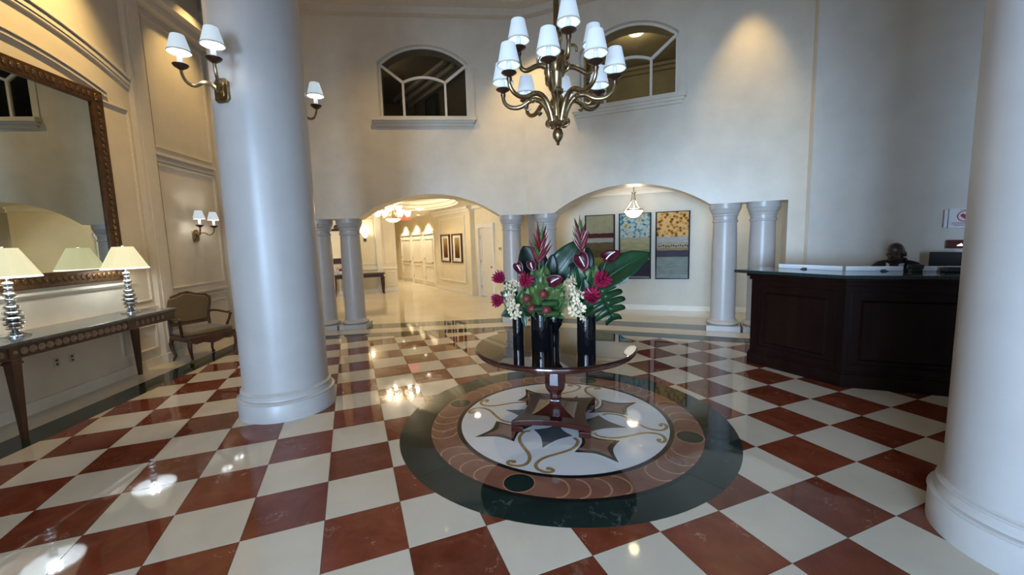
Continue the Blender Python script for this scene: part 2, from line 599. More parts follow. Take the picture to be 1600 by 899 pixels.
h = TS / 2 - 0.0011
full = {}
for nm in ('red', 'white'):
    full[nm] = MB().prism([(-h, -h), (h, -h), (h, h), (-h, h)], -0.012, 0.0, 0.0012).mesh('tile_' + nm)
    full[nm].materials.append(M[nm])
cells, rest = [], {'red': MB(), 'white': MB()}
for i in range(-26, 32):
    for j in range(-26, 26):
        quad = [tile_pt(i, j), tile_pt(i + 1, j), tile_pt(i + 1, j + 1), tile_pt(i, j + 1)]
        poly = quad
        for k, (p, n) in enumerate(LINES):
            q = (p[0] + n[0] * 0.771, p[1] + n[1] * 0.771)
            poly = clip_poly(poly, q, n)
            if len(poly) < 3:
                break
        if len(poly) < 3:
            continue
        area = abs(sum(poly[k][0] * poly[(k + 1) % len(poly)][1] - poly[(k + 1) % len(poly)][0] * poly[k][1] for k in range(len(poly)))) / 2
        if area < 2e-4 or max(math.hypot(x - CM[0], y - CM[1]) for x, y in quad) < 1.49:
            continue
        cx, cy = tile_pt(i + 0.5, j + 0.5)
        seen = cy > 0.9 and abs(cx) < 1.36 * cy + 0.6
        cells.append((seen, math.hypot(cx, cy), i, j, poly, area))
vis = sorted(c for c in cells if c[0])
vis = vis[:298]
for c in cells:
    seen, d, i, j, poly, area = c
    nm = 'red' if (i + j) % 2 == 0 else 'white'
    if c in vis:
        if area > TS * TS * 0.9995:
            x, y = tile_pt(i + 0.5, j + 0.5)
            obj('tile', full[nm], nm, floor, smooth=False, loc=(x, y, 0), rz=TY)
        else:
            gx = sum(p[0] for p in poly) / len(poly)
            gy = sum(p[1] for p in poly) / len(poly)
            loc = [((x - gx) * 0.996, (y - gy) * 0.996) for x, y in poly]
            obj('tile', MB().prism(loc, -0.012, 0.0), nm, floor, smooth=False, loc=(gx, gy, 0))
    else:
        rest[nm].prism(poly, -0.012, -0.0002)
for nm in rest:
    if rest[nm].f:
        obj('outlying_tiles', rest[nm], nm, floor, smooth=False, kind='stuff')

# medallion inlay
med = thing('floor_medallion', 'round inlaid stone medallion with star and scrolls under the pedestal table', 'medallion', (CM[0], CM[1], 0))


def ring(name, r0, r1, z, mat, n=96):
    v, f = [], []
    for k in range(n):
        a = 2 * PI * k / n
        for r in (r0, r1):
            v += [(r * math.cos(a), r * math.sin(a), 0.0), (r * math.cos(a), r * math.sin(a), z)]
    for k in range(n):
        a, b_ = 4 * k, 4 * ((k + 1) % n)
        f += [(a + 1, b_ + 1, b_ + 3, a + 3), (a + 2, a + 3, b_ + 3, b_ + 2), (a, b_, b_ + 1, a + 1)]
    return obj(name, MB().raw(v, f), mat, med, smooth=False)


for k in range(12):                                   # green border in segments with fine joints
    a0, a1 = 2 * PI * k / 12 + 0.15, 2 * PI * (k + 1) / 12 + 0.15 - 0.002
    n = 10
    arcs = [a0 + (a1 - a0) * t / n for t in range(n + 1)]
    obj('border_segment', MB().prism([(1.51 * math.cos(a), 1.51 * math.sin(a)) for a in arcs] + [(1.262 * math.cos(a), 1.262 * math.sin(a)) for a in reversed(arcs)], 0, 0.0016), 'green', med, smooth=False)
ring('black_band', 1.236, 1.272, 0.0018, 'black_in')
ring('rose_ring', 0.998, 1.246, 0.0016, 'rose')
ring('black_band', 0.962, 1.0, 0.0018, 'black_in')
obj('white_disc', MB().lathe([(0.964, 0), (0.964, 0.0016)], 96), 'wm', med, smooth=False)
A0 = R(-23.0)
for q in range(4):
    a = A0 + q * PI / 2
    x, y = 1.122 * math.cos(a), 1.122 * math.sin(a)
    obj('green_roundel', MB().lathe([(0.108, 0), (0.108, 0.0022)], 32, x, y), 'green', med, smooth=False)
    obj('roundel_rim', MB().lathe([(0.117, 0), (0.117, 0.0019)], 32, x, y), 'tan_in', med, smooth=False)
    for side in (1, -1):                              # overlapping scales running away from each roundel
        for k in range(1, 5):
            aa = a + side * (0.115 + 0.128 * k)
            pts = []
            for t in range(13):
                th = -PI / 2 + PI * t / 12
                rr = 1.122 + 0.108 * math.sin(th)
                pts.append((rr * math.cos(aa + side * 0.075 * math.cos(th)), rr * math.sin(aa + side * 0.075 * math.cos(th))))
            obj('scale_arc', MB().ribbon_xy(pts, 0.014, 0, 0.0019), 'tan_in', med, smooth=False)


def concave_star(tip_a, rt, side_a, rs, rin, bow):
    pts = [(rt, tip_a), (rs, tip_a + side_a), (rin, tip_a), (rs, tip_a - side_a)]
    xy = [(r * math.cos(a), r * math.sin(a)) for r, a in pts]
    c = (sum(p[0] for p in xy) / 4, sum(p[1] for p in xy) / 4)
    out = []
    for k in range(4):
        p, q = xy[k], xy[(k + 1) % 4]
        for t in range(8):
            u = t / 8
            x, y = p[0] + (q[0] - p[0]) * u, p[1] + (q[1] - p[1]) * u
            w = bow * 4 * u * (1 - u)
            out.append((x + (c[0] - x) * w, y + (c[1] - y) * w))
    return out


for q in range(4):
    a = A0 + PI / 4 + q * PI / 2
    outer = concave_star(a, 0.875, R(20.5), 0.635, 0.28, 0.28)
    inner = concave_star(a, 0.79, R(16.5), 0.605, 0.34, 0.335)
    obj('star_outline', MB().prism(outer, 0, 0.0020), 'black_in', med, smooth=False)
    obj('rose_star_point', MB().prism(inner, 0, 0.0023), 'rose', med, smooth=False)
    a2 = A0 + q * PI / 2
    obj('slate_star_point', MB().prism(concave_star(a2, 0.60, R(30), 0.36, 0.12, 0.20), 0, 0.0021), 'slate', med, smooth=False)
SCR = [(0.40, -30), (0.461, -33), (0.571, -25.5), (0.674, -11.5), (0.72, -6.5), (0.769, -3.6), (0.83, -2.2), (0.879, -2.4), (0.915, -4.0), (0.936, -6.4), (0.944, -9.2), (0.930, -11.2), (0.905, -11.6), (0.888, -10.2), (0.893, -8.6)]
for q in range(4):
    for sgn in (1, -1):
        pts = []
        for k in range(len(SCR) - 1):
            for t in range(3):
                u = t / 3
                pts.append((SCR[k][0] + (SCR[k + 1][0] - SCR[k][0]) * u, A0 + q * PI / 2 + sgn * R(SCR[k][1] + (SCR[k + 1][1] - SCR[k][1]) * u)))
        xy = [(r * math.cos(a), r * math.sin(a)) for r, a in pts]
        sm = [xy[0]] + [tuple((xy[k - 1][c] + 2 * xy[k][c] + xy[k + 1][c]) / 4 for c in (0, 1)) for k in range(1, len(xy) - 1)] + [xy[-1]]
        obj('gold_scroll', MB().ribbon_xy(sm, 0.029, 0, 0.0026), 'gold_in', med, smooth=False)
        obj('scroll_end', MB().lathe([(0.021, 0), (0.021, 0.0028)], 16, sm[-1][0], sm[-1][1]), 'gold_in', med, smooth=False)


# ------------------------------------------------------------------ arcade walls
def arcade(name, o, a, s0, s1, op0, op1, extra=None):
    mb = MB()
    hw, zs, rise = 1.415, 2.245, 0.45
    ww, wz0, wz1, wr = 0.862, 4.17, 5.20, 0.34
    T = 0.5
    br = {s0, s1, op0, op1, -hw, hw, -ww, ww}
    br |= {-hw + 2 * hw * k / 32 for k in range(33)} | {-ww + 2 * ww * k / 20 for k in range(21)}
    br = sorted(x for x in br if s0 - 1e-6 <= x <= s1 + 1e-6)

    def low(s, m_):
        if m_ < op0 or m_ > op1:
            return 0.0
        return arc_z(s, hw, zs, rise) if abs(m_) < hw else zs

    def seg(a0, a1, zb0, zb1, zt0, zt1):
        mb.raw([(a0, 0, zb0), (a1, 0, zb1), (a1, 0, zt1), (a0, 0, zt0), (a0, T, zb0), (a1, T, zb1), (a1, T, zt1), (a0, T, zt0)],
               [(0, 1, 2, 3), (5, 4, 7, 6), (4, 5, 1, 0), (3, 2, 6, 7)])

    for a0, a1 in zip(br[:-1], br[1:]):
        if a1 - a0 < 1e-5:
            continue
        m_ = (a0 + a1) / 2
        if abs(m_) < ww:
            seg(a0, a1, low(a0, m_), low(a1, m_), wz0, wz0)
            seg(a0, a1, arc_z(a0, ww, wz1, wr), arc_z(a1, ww, wz1, wr), ZT + 0.1, ZT + 0.1)
        else:
            seg(a0, a1, low(a0, m_), low(a1, m_), ZT + 0.1, ZT + 0.1)
    def side(s, z0, z1):
        mb.raw([(s, 0, z0), (s, T, z0), (s, T, z1), (s, 0, z1)], [(0, 1, 2, 3)])
    side(s0, 0, ZT)
    side(s1, zs if s1 <= op1 + 1e-6 else 0, ZT)
    if op0 > s0:
        side(op0, 0, zs)
    if op1 < s1:
        side(op1, 0, zs)
    side(-ww, wz0, wz1)
    side(ww, wz0, wz1)
    if extra:
        mb.prism(extra, zs, ZT)
    return struct(name, mb, 'plaster', smooth=False, loc=(*o, 0), rz=a)


def to_local(o, a, p):
    dx, dy = p[0] - o[0], p[1] - o[1]
    return (dx * math.cos(a) + dy * math.sin(a), -dx * math.sin(a) + dy * math.cos(a))


CREASE = 1.989
cp = W(OL, AL, CREASE, 0)
ex = [to_local(OL, AL, p) for p in (cp, W(OR_, AR, -CREASE, 0.5), W(OL, AL, CREASE, 0.5))]
wall_fl = arcade('wall_far_left', OL, AL, -4.2, CREASE, -2.56, CREASE, ex)
wall_fr = arcade('wall_far_right', OR_, AR, -CREASE, 2.80, -CREASE, 2.56)
for w_, s0, s1 in ((wall_fl, -2.56, CREASE), (wall_fr, -CREASE, 2.56)):
    obj('threshold_strip', MB().box(s0, s1, 0.0, 0.5, -0.012, 0.0), 'slate', w_, smooth=False)


def window(idx, o, a):
    w_ = struct('window_%d' % idx, MB().ribbon([(-0.84, 4.17)] + arc_path(0.84, 5.19, 0.335, 20) + [(0.84, 4.17)], 0.045, 0.10, 0.16), 'win_white', smooth=False, loc=(*o, 0), rz=a)
    obj('bottom_rail', MB().box(-0.86, 0.86, 0.10, 0.16, 4.17, 4.205), 'win_white', w_, smooth=False)
    for s in (-1, 1):
        obj('mullion', MB().box(s * 0.41 - 0.022, s * 0.41 + 0.022, 0.09, 0.15, 4.2, 4.865), 'win_white', w_, smooth=False)
        obj('glazing_bar', MB().ribbon([(s * 0.41, 4.865), (s * 0.845, 5.20)], 0.05, 0.09, 0.15), 'win_white', w_, smooth=False)
    obj('arched_bar', MB().ribbon(arc_path(0.41, 4.865, 0.10, 12), 0.045, 0.09, 0.15), 'win_white', w_, smooth=False)
    for s in (-1, 1):
        q = [(s * 0.43, 4.2), (s * 0.835, 4.2), (s * 0.835, 5.19), (s * 0.43, 4.88)]
        obj('pane', MB().prism_y(q, 0.12, 0.126), 'pane_dark', w_, smooth=False)
    obj('pane', MB().prism_y([(-0.39, 4.2), (0.39, 4.2)] + list(reversed(arc_path(0.39, 4.865, 0.09, 10))), 0.12, 0.126), 'pane_dark', w_, smooth=False)
    top = arc_path(0.83, 5.19, 0.33, 18)
    obj('pane', MB().prism_y(list(reversed(top)) + arc_path(0.41, 4.89, 0.10, 10), 0.12, 0.126), 'pane_dark', w_, smooth=False)
    obj('hood_moulding', MB().ribbon([(-0.93, 4.17), (-0.93, 5.16)] + arc_path(0.93, 5.215, 0.365, 20) + [(0.93, 5.16), (0.93, 4.17)], 0.11, -0.022, 0.0), 'plaster', w_, smooth=False)
    obj('window_sill', MB().box(-1.0, 1.0, -0.13, 0.10, 4.095, 4.168).box(-0.97, 0.97, -0.09, 0.0, 4.05, 4.095).box(-0.94, 0.94, -0.05, 0, 4.0, 4.05), 'plaster', w_, smooth=False)
    return w_


window(1, OL, AL)
window(2, OR_, AR)


# rooms seen through the upper windows
def upstairs(name, o, a, depth, mat, zc, s0=-2.3, s1=1.98):
    mb = MB()
    s1 = min(s1, 1.98)
    def quad(*p):
        mb.raw(p, [(0, 1, 2, 3)])
    z0 = 3.6
    quad((s0, depth, z0), (s1, depth, z0), (s1, depth, zc), (s0, depth, zc))
    quad((s0, 0.5, z0), (s0, depth, z0), (s0, depth, zc), (s0, 0.5, zc))
    quad((s1, depth, z0), (s1, 0.5, z0), (s1, 0.5, zc), (s1, depth, zc))
    quad((s0, 0.5, zc), (s0, depth, zc), (s1, depth, zc), (s1, 0.5, zc))
    quad((s0, depth, z0), (s0, 0.5, z0), (s1, 0.5, z0), (s1, depth, z0))
    w_ = struct(name, mb, mat, smooth=False, loc=(*o, 0), rz=a)
    return w_


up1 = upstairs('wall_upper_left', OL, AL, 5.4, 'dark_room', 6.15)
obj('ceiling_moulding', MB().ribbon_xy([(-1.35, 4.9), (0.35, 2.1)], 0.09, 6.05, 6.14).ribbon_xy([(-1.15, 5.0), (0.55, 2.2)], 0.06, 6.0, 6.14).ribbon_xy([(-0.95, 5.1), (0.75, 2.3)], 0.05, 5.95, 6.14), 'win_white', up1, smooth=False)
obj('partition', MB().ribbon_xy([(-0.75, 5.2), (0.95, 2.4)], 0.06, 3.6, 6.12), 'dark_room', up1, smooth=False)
pc = thing('framed_picture', 'dark framed picture seen through the arched upper window above the hall arch', 'picture', (*W(OL, AL, -0.16, 4.05), 5.48), AH + 0.06)
obj('frame', MB().ribbon([(-0.34, 0.0), (-0.34, 0.42), (0.34, 0.42), (0.34, -0.42), (-0.34, -0.42), (-0.34, 0.02)], 0.06, -0.05, 0.02), 'frame_black', pc, smooth=False)
obj('canvas', MB().box(-0.33, 0.33, -0.02, 0.01, -0.41, 0.41), 'slate', pc, smooth=False)
ul = thing('wall_light', 'small lit lamp in the dark room behind the arched window above the hall arch', 'wall lamp', (*W(OL, AL, -1.47, 2.35), 5.62), AL)
obj('stem', MB().tube([(0, 0, 0.1), (0, 0, 0.52)], 0.01), 'brass', ul)
obj('shade', MB().lathe([(0.08, 0.0), (0.07, 0.02), (0.05, 0.14)], 16), 'hall_glow', ul)
obj('lower_globe', MB().ball((0.0, 0.0, -0.06), 0.05, 10, 8), 'hall_glow', ul)
lamp('POINT', 'wall_light_bulb', (0, -0.15, 0.1), 9, WARM2, 0.05, parent=ul)
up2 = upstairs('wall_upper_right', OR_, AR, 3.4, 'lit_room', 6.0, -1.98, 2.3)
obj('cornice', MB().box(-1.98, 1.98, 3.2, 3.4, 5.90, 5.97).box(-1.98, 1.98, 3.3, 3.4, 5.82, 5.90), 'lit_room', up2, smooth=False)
dl = thing('dome_light', 'lit dome ceiling lamp seen through the arched window above the paintings', 'ceiling lamp', (*W(OR_, AR, 0.0, 1.35), 5.995), AR)
obj('dome', MB().lathe([(0.19, 0.0), (0.18, -0.04), (0.14, -0.09), (0.075, -0.115), (0.012, -0.122)], 24), 'hall_glow', dl)
obj('rim', MB().lathe([(0.20, -0.02), (0.215, -0.005), (0.20, 0.0)], 24, cap=False), 'brass', dl)
lamp('POINT', 'dome_light_bulb', (0, 0, -0.30), 15, (1.0, 0.86, 0.62), 0.12, parent=dl)

# ------------------------------------------------------------------ left wall with mouldings
wl = struct('wall_left', MB().box(-6.5, 3.99, 0, 0.25, 0, ZT + 0.1), 'left_paint', smooth=False, loc=(*OW, 0), rz=AW)
CW = 0.22


def frame_rect(mb, x0, x1, z0, z1, w, d):
    for a0, a1, b0, b1 in ((x0, x1, z0, z0 + w), (x0, x1, z1 - w, z1), (x0, x0 + w, z0 + w, z1 - w), (x1 - w, x1, z0 + w, z1 - w)):
        mb.box(a0, a1, -d, 0, b0, b1)
    i = w * 0.3
    for a0, a1, b0, b1 in ((x0 + i, x1 - i, z0 + i, z0 + w - i), (x0 + i, x1 - i, z1 - w + i, z1 - i), (x0 + i, x0 + w - i, z0 + w, z1 - w), (x1 - w + i, x1 - i, z0 + w, z1 - w)):
        mb.box(a0, a1, -d * 1.7, -d, b0, b1)
    return mb


def par(z0, k, hw, n=24):
    return [(CW - hw + 2 * hw * i / n, z0 - k * (-hw + 2 * hw * i / n) ** 2) for i in range(n + 1)]


obj('arched_moulding', MB().ribbon(par(4.04, 0.111, 1.50), 0.035, -0.03, 0).ribbon(par(4.085, 0.111, 1.52), 0.02, -0.045, 0), 'left_trim', wl, smooth=False)
obj('arched_moulding', MB().ribbon(par(4.49, 0.111, 1.915), 0.05, -0.04, 0).ribbon(par(4.44, 0.111, 1.915), 0.022, -0.03, 0).ribbon(par(4.565, 0.111, 1.915), 0.045, -0.06, 0), 'left_trim', wl, smooth=False)
for s0, s1 in ((2.14, 2.43), (-2.0, -1.71)):
    obj('pilaster', MB().box(s0, s1, -0.07, 0, 0, 5.4).box(s0 + 0.06, s1 - 0.06, -0.085, -0.07, 0.3, 5.2), 'left_trim', wl, smooth=False)
obj('entablature', MB().box(2.1, 3.99, -0.16, 0, 5.34, 5.45).box(2.1, 3.99, -0.30, 0, 5.45, 5.58), 'left_trim', wl, smooth=False)
obj('entablature', MB().box(-6.4, 2.1, -0.10, 0, 5.7, 5.8).box(-6.4, 2.1, -0.22, 0, 5.8, 5.95), 'left_trim', wl, smooth=False)
obj('panel_rail', MB().box(2.46, 3.93, -0.055, 0, 3.19, 3.235).box(2.46, 3.93, -0.03, 0, 3.10, 3.13), 'left_trim', wl, smooth=False)
obj('panel_moulding', frame_rect(MB(), 2.5, 3.90, 1.10, 3.07, 0.035, 0.016), 'left_trim', wl, smooth=False)
obj('panel_moulding', frame_rect(MB(), 2.5, 3.90, 3.30, 5.25, 0.035, 0.016), 'left_trim', wl, smooth=False)
obj('panel_moulding', frame_rect(MB(), 1.63, 2.08, 0.98, 3.72, 0.03, 0.014), 'left_trim', wl, smooth=False)
obj('mirror_ledge', MB().box(-1.32, 1.76, -0.05, 0, 1.27, 1.30).box(-1.30, 1.74, -0.03, 0, 1.245, 1.27), 'left_trim', wl, smooth=False)
obj('chair_rail', MB().box(2.43, 3.93, -0.05, 0, 0.98, 1.02).box(2.43, 3.93, -0.03, 0, 0.90, 0.93).box(-1.7, 2.14, -0.04, 0, 0.86, 0.90), 'left_trim', wl, smooth=False)
obj('wainscot_moulding', frame_rect(MB(), 2.5, 3.88, 0.28, 0.80, 0.03, 0.016), 'left_trim', wl, smooth=False)
obj('wainscot_moulding', frame_rect(MB(), 1.45, 2.09, 0.26, 0.64, 0.03, 0.016), 'left_trim', wl, smooth=False)
bb = struct('baseboard_left', MB().box(-6.4, 2.14, -0.022, 0, 0, 0.13).box(2.43, 3.95, -0.022, 0, 0, 0.13).box(2.12, 2.45, -0.10, 0, 0, 0.15), 'left_trim', smooth=False, loc=(*OW, 0), rz=AW)
wlo = lambda s, d, z: (*W(OW, AW, s, d), z)
for s, l in ((0.59, 'ivory wall outlet under the console table, the one nearer its front leg'), (0.77, 'ivory wall outlet with a plug under the console table, beside another outlet')):
    t = thing('wall_outlet', l, 'outlet', wlo(s, -0.001, 0.475), AW, 'outlets under the console')
    obj('cover_plate', MB().box(-0.036, 0.036, -0.006, 0, -0.057, 0.057), 'plate', t, bevel=0.002)
    for z in (-0.022, 0.022):
        obj('socket', MB().box(-0.014, 0.014, -0.0085, -0.005, z - 0.013, z + 0.013), 'walnut', t)

# ------------------------------------------------------------------ desk wall, side and back of the lobby
struct('wall_right', MB().box(0, 5.1, 0, 0.2, 0, ZT + 0.1), 'plaster_b', smooth=False, loc=(*OD, 0), rz=AD)
ret = [W(OR_, AR, 2.80, 0.02), (OD[0] - 0.0, OD[1] + 0.0), (OD[0] + 0.3, OD[1] + 0.15), W(OR_, AR, 3.1, 0.3)]
trim1 = struct('trim_1', MB().prism(ret, 0, ZT + 0.1), 'left_trim', smooth=False)
wr = MB().box(7.5, 7.7, 1.9, 2.6, 0, ZT).box(7.5, 7.7, -2.4, -1.5, 0, ZT).box(7.5, 7.7, -1.5, 1.9, 3.4, ZT).box(7.5, 7.7, -1.5, 1.9, 0, 0.4)
struct('wall_side', wr, 'plaster_b', smooth=False)
wb = MB().box(-5.6, -3.0, -2.4, -2.2, 0, ZT).box(1.8, 7.7, -2.4, -2.2, 0, ZT).box(-3.0, 1.8, -2.4, -2.2, 2.9, ZT)
struct('wall_back', wb, 'plaster', smooth=False)
dr = struct('door_1', MB().box(-3.0, 1.8, -2.38, -2.32, 2.82, 2.9), 'bronze', smooth=False)
for k in range(4):
    x0 = -3.0 + k * 4.8 / 4
    obj('stile', MB().box(x0, x0 + 0.07, -2.38, -2.32, 0, 2.82), 'bronze', dr, smooth=False)
    obj('pane', MB().box(x0 + 0.07, x0 + 4.8 / 4, -2.352, -2.346, 0.02, 2.82), 'pane', dr, smooth=False)
dr = struct('window_3', MB().box(7.56, 7.62, -1.5, 1.9, 3.32, 3.4).box(7.56, 7.62, -1.5, 1.9, 0.4, 0.48), 'bronze', smooth=False)
for k in range(3):
    y0 = -1.5 + k * 3.4 / 3
    obj('stile', MB().box(7.56, 7.62, y0, y0 + 0.06, 0.48, 3.32), 'bronze', dr, smooth=False)
    obj('pane', MB().box(7.588, 7.594, y0 + 0.06, y0 + 3.4 / 3, 0.48, 3.32), 'pane', dr, smooth=False)
struct('ground_outside', MB().box(-16, 16, -16, -2.4, -0.12, -0.03), 'grout', smooth=False)

struct('daylight_baffle', MB().box(-5.0, 7.45, -2.2, -0.3, 2.9, ZT), 'plaster', smooth=False)  # added unseen soffit that keeps daylight off the upper walls
# ceiling and cornice
struct('ceiling', MB().prism(room_poly(-0.25), ZT, ZT + 0.1), 'ceil', smooth=False)
QA, QB, QC = room_poly(0.0), room_poly(0.16), room_poly(0.42)
cor = MB()
for i in (2, 3, 4):
    j = (i + 1) % 6
    cor.prism([QA[i], QA[j], QB[j], QB[i]], 6.02, 6.14)
    cor.prism([QA[i], QA[j], QC[j], QC[i]], 6.14, 6.32)
    QD = room_poly(0.6)
    cor.prism([QA[i], QA[j], QD[j], QD[i]], 6.32, 6.40)
struct('trim_2', cor, 'ceil', smooth=False)

# ------------------------------------------------------------------ gallery and hall behind the arcade
ZH = 2.85
hall_out = [W(OL, AL, -6.0, 0.45), W(OL, AL, CREASE, 0.45), W(OR_, AR, 4.2, 0.45), (8.5, 8.0), (8.5, 23), (-9, 23), (-9, 9)]
struct('floor_hall', MB().prism(hall_out, -0.06, -0.002), 'cream_floor', smooth=False)
# ceiling with an oval tray
bm = bmesh.new()
ov = [(-2.5 + 1.9 * math.cos(t) * -0.42 + 0.85 * math.sin(t) * 0.907, 12.2 + 1.9 * math.cos(t) * 0.907 + 0.85 * math.sin(t) * 0.42) for t in (2 * PI * k / 40 for k in range(40))]
ho = [W(OL, AL, -6.0, 0.4), W(OL, AL, CREASE, 0.4), W(OR_, AR, 4.2, 0.4), (8.5, 8.0), (8.5, 23), (-9, 23), (-9, 9)]
edges = []
for lp in (ho, ov):
    vs = [bm.verts.new((x, y, ZH)) for x, y in lp]
    edges += [bm.edges.new((vs[k], vs[(k + 1) % len(vs)])) for k in range(len(vs))]
bmesh.ops.triangle_fill(bm, edges=edges, use_beauty=True)
me = bpy.data.meshes.new('ceiling_hall')
bm.to_mesh(me)
bm.free()
ch = obj('ceiling_hall', me, 'hall_white', smooth=False, kind='structure')
tray = MB()
lev = [(1.0, ZH - 0.03), (1.0, ZH + 0.02), (0.93, ZH + 0.03), (0.93, ZH + 0.12), (0.84, ZH + 0.14), (0.82, ZH + 0.24), (0.0, ZH + 0.25)]
v, f = [], []
for kx, z in lev:
    v += [(-2.5 + (x + 2.5) * kx, 12.2 + (y - 12.2) * kx, z) for x, y in ov]
for i in range(len(lev) - 1):
    f += [(i * 40 + k, i * 40 + (k + 1) % 40, (i + 1) * 40 + (k + 1) % 40, (i + 1) * 40 + k) for k in range(40)]
obj('oval_tray', tray.raw(v, f), 'hall_white', ch, smooth=False)

wg = struct('wall_gallery', MB().box(-3.0, 5.2, 0, 0.2, 0, ZH), 'gallery_paint', smooth=False, loc=(*OG, 0), rz=AG)
obj('crown_moulding', MB().box(-3.0, 5.2, -0.08, 0, 2.70, 2.78).box(-3.0, 5.2, -0.15, 0, 2.78, 2.85), 'hall_white', wg, smooth=False)
struct('baseboard_gallery', MB().box(-2.9, 5.2, -0.02, 0, 0, 0.12).box(-2.9, 5.2, -0.03, 0, 0, 0.03), 'hall_white', smooth=False, loc=(*OG, 0), rz=AG)
struct('wall_gallery_end', MB().box(7.6, 7.8, 4, 10, 0, ZH), 'hall_paint', smooth=False)

wh = MB().box(-8.6, 0.50, 0, 0.2, 0, ZH).box(1.50, 3.3, 0, 0.2, 0, ZH).box(0.50, 1.50, 0, 0.2, 2.17, ZH)
whr = struct('wall_hall_right', wh, 'hall_paint', smooth=False, loc=(*OH, 0), rz=AH)
obj('panel_block', MB().box(-2.75, 0.27, -0.16, 0, 0, ZH), 'hall_paint', whr, smooth=False)
mbm = MB()
frame_rect(mbm, -2.25, -0.10, 0.36, 2.58, 0.05, 0.02)
mbm.move(Matrix.Translation((0, -0.16, 0)))
obj('panel_moulding', mbm, 'hall_white', whr, smooth=False)
obj('crown_moulding', MB().box(-2.75, 0.32, -0.30, 0, 2.77, 2.85).box(-2.75, 0.30, -0.22, 0, 2.69, 2.77).box(0.3, 3.2, -0.12, 0, 2.75, 2.85), 'hall_white', whr, smooth=False)
struct('baseboard_hall', MB().box(-2.75, 0.29, -0.18, -0.16, 0, 0.12).box(-3.1, -2.75, -0.02, 0, 0, 0.12).box(1.62, 3.1, -0.02, 0, 0, 0.12), 'hall_white', smooth=False, loc=(*OH, 0), rz=AH)


def panel_door(idx, s0, s1, zt, label=None, closet=False):
    d = struct('door_%d' % idx, MB().box(s0 + 0.08, s1 - 0.08, 0.02 if not closet else -0.03, 0.06 if not closet else 0.0, 0.01, zt - 0.04), 'door', smooth=False, loc=(*OH, 0), rz=AH)
    y = 0.02 if not closet else -0.03
    obj('casing', MB().box(s0 - 0.02, s0 + 0.08, -0.05, 0.02, 0, zt + 0.06).box(s1 - 0.08, s1 + 0.02, -0.05, 0.02, 0, zt + 0.06).box(s0 - 0.05, s1 + 0.05, -0.06, 0.02, zt - 0.03, zt + 0.09), 'hall_white', d, smooth=False)
    for z0, z1 in ((0.16, 0.82), (0.94, zt - 0.2)):
        m_ = MB()
        frame_rect(m_, s0 + 0.17, s1 - 0.17, z0, z1, 0.03, 0.012)
        m_.move(Matrix.Translation((0, y, 0)))
        obj('door_panel', m_, 'door', d, smooth=False)
    obj('knob', MB().ball((s1 - 0.16, y - 0.05, 0.95), 0.03, 10, 8).tube([(s1 - 0.16, y, 0.95), (s1 - 0.16, y - 0.04, 0.95)], 0.012), 'brass', d)
    for z in (0.3, 1.1, 1.85):
        obj('hinge', MB().box(s0 + 0.07, s0 + 0.10, y - 0.012, y, z - 0.05, z + 0.05), 'brass', d)
    return d


panel_door(2, 0.50, 1.50, 2.17)
panel_door(3, -4.42, -3.18, 2.12, closet=True)
panel_door(4, -5.86, -4.52, 2.12, closet=True)
panel_door(5, -7.45, -5.98, 2.12, closet=True)
th = thing('thermostat', 'small ivory thermostat on the hall wall right of the white door', 'thermostat', (*W(OH, AH, 1.86, 0), 1.5), AH)
obj('case', MB().box(-0.06, 0.06, -0.03, 0, -0.045, 0.045), 'plate', th, bevel=0.004)
obj('dial', MB().box(-0.03, 0.03, -0.036, -0.03, -0.01, 0.025), 'slate', th)
# far end and the left side of the hall
pe = W(OH, AH, -8.4, 0)
AP = AH + PI / 2
corner = (-4.2, 15.05)
AB_ = math.atan2(0.40, 0.915)
whl = struct('wall_hall_left', MB().box(-3.8, 0, 0, 0.2, 0, ZH), 'hall_paint', smooth=False, loc=(*corner, 0), rz=AB_)
m_ = MB()
frame_rect(m_, -0.42, -0.06, 1.02, 2.62, 0.03, 0.015)
frame_rect(m_, -0.42, -0.06, 0.22, 0.74, 0.03, 0.015)
frame_rect(m_, -1.35, -0.75, 1.02, 2.62, 0.03, 0.015)
frame_rect(m_, -2.9, -1.5, 0.22, 0.74, 0.03, 0.015)
obj('panel_moulding', m_, 'hall_white', whl, smooth=False)
obj('chair_rail', MB().box(-3.8, 0, -0.04, 0, 0.84, 0.90), 'hall_white', whl, smooth=False)
obj('pilaster', MB().box(-0.70, -0.50, -0.08, 0, 0, ZH), 'hall_white', whl, smooth=False)
obj('crown_moulding', MB().box(-3.8, 0.1, -0.14, 0, 2.74, 2.85), 'hall_white', whl, smooth=False)
struct('baseboard_hall_left', MB().box(-3.8, 0, -0.02, 0, 0, 0.14), 'hall_white', smooth=False, loc=(*corner, 0), rz=AB_)
d_ = (-0.5291, 0.8485)
cl_end = (corner[0] + d_[0] * 6.5, corner[1] + d_[1] * 6.5)
struct('wall_corridor', MB().prism([corner, cl_end, (cl_end[0] - 0.2, cl_end[1]), (corner[0] - 0.25, corner[1] + 0.05)], 0, ZH), 'hall_paint', smooth=False)
struct('wall_corridor_end', MB().prism([(pe[0] + 0.4, pe[1] + 0.3), (pe[0] - 3.4, pe[1] - 1.8), (pe[0] - 3.5, pe[1] - 1.6), (pe[0] + 0.3, pe[1] + 0.5)], 0, ZH), 'hall_paint', smooth=False)
struct('wall_hall_side', MB().prism([(-7.6, 8.2), (-7.6, 13.8), (-7.8, 13.8), (-7.8, 8.2)], 0, ZH), 'hall_paint', smooth=False)


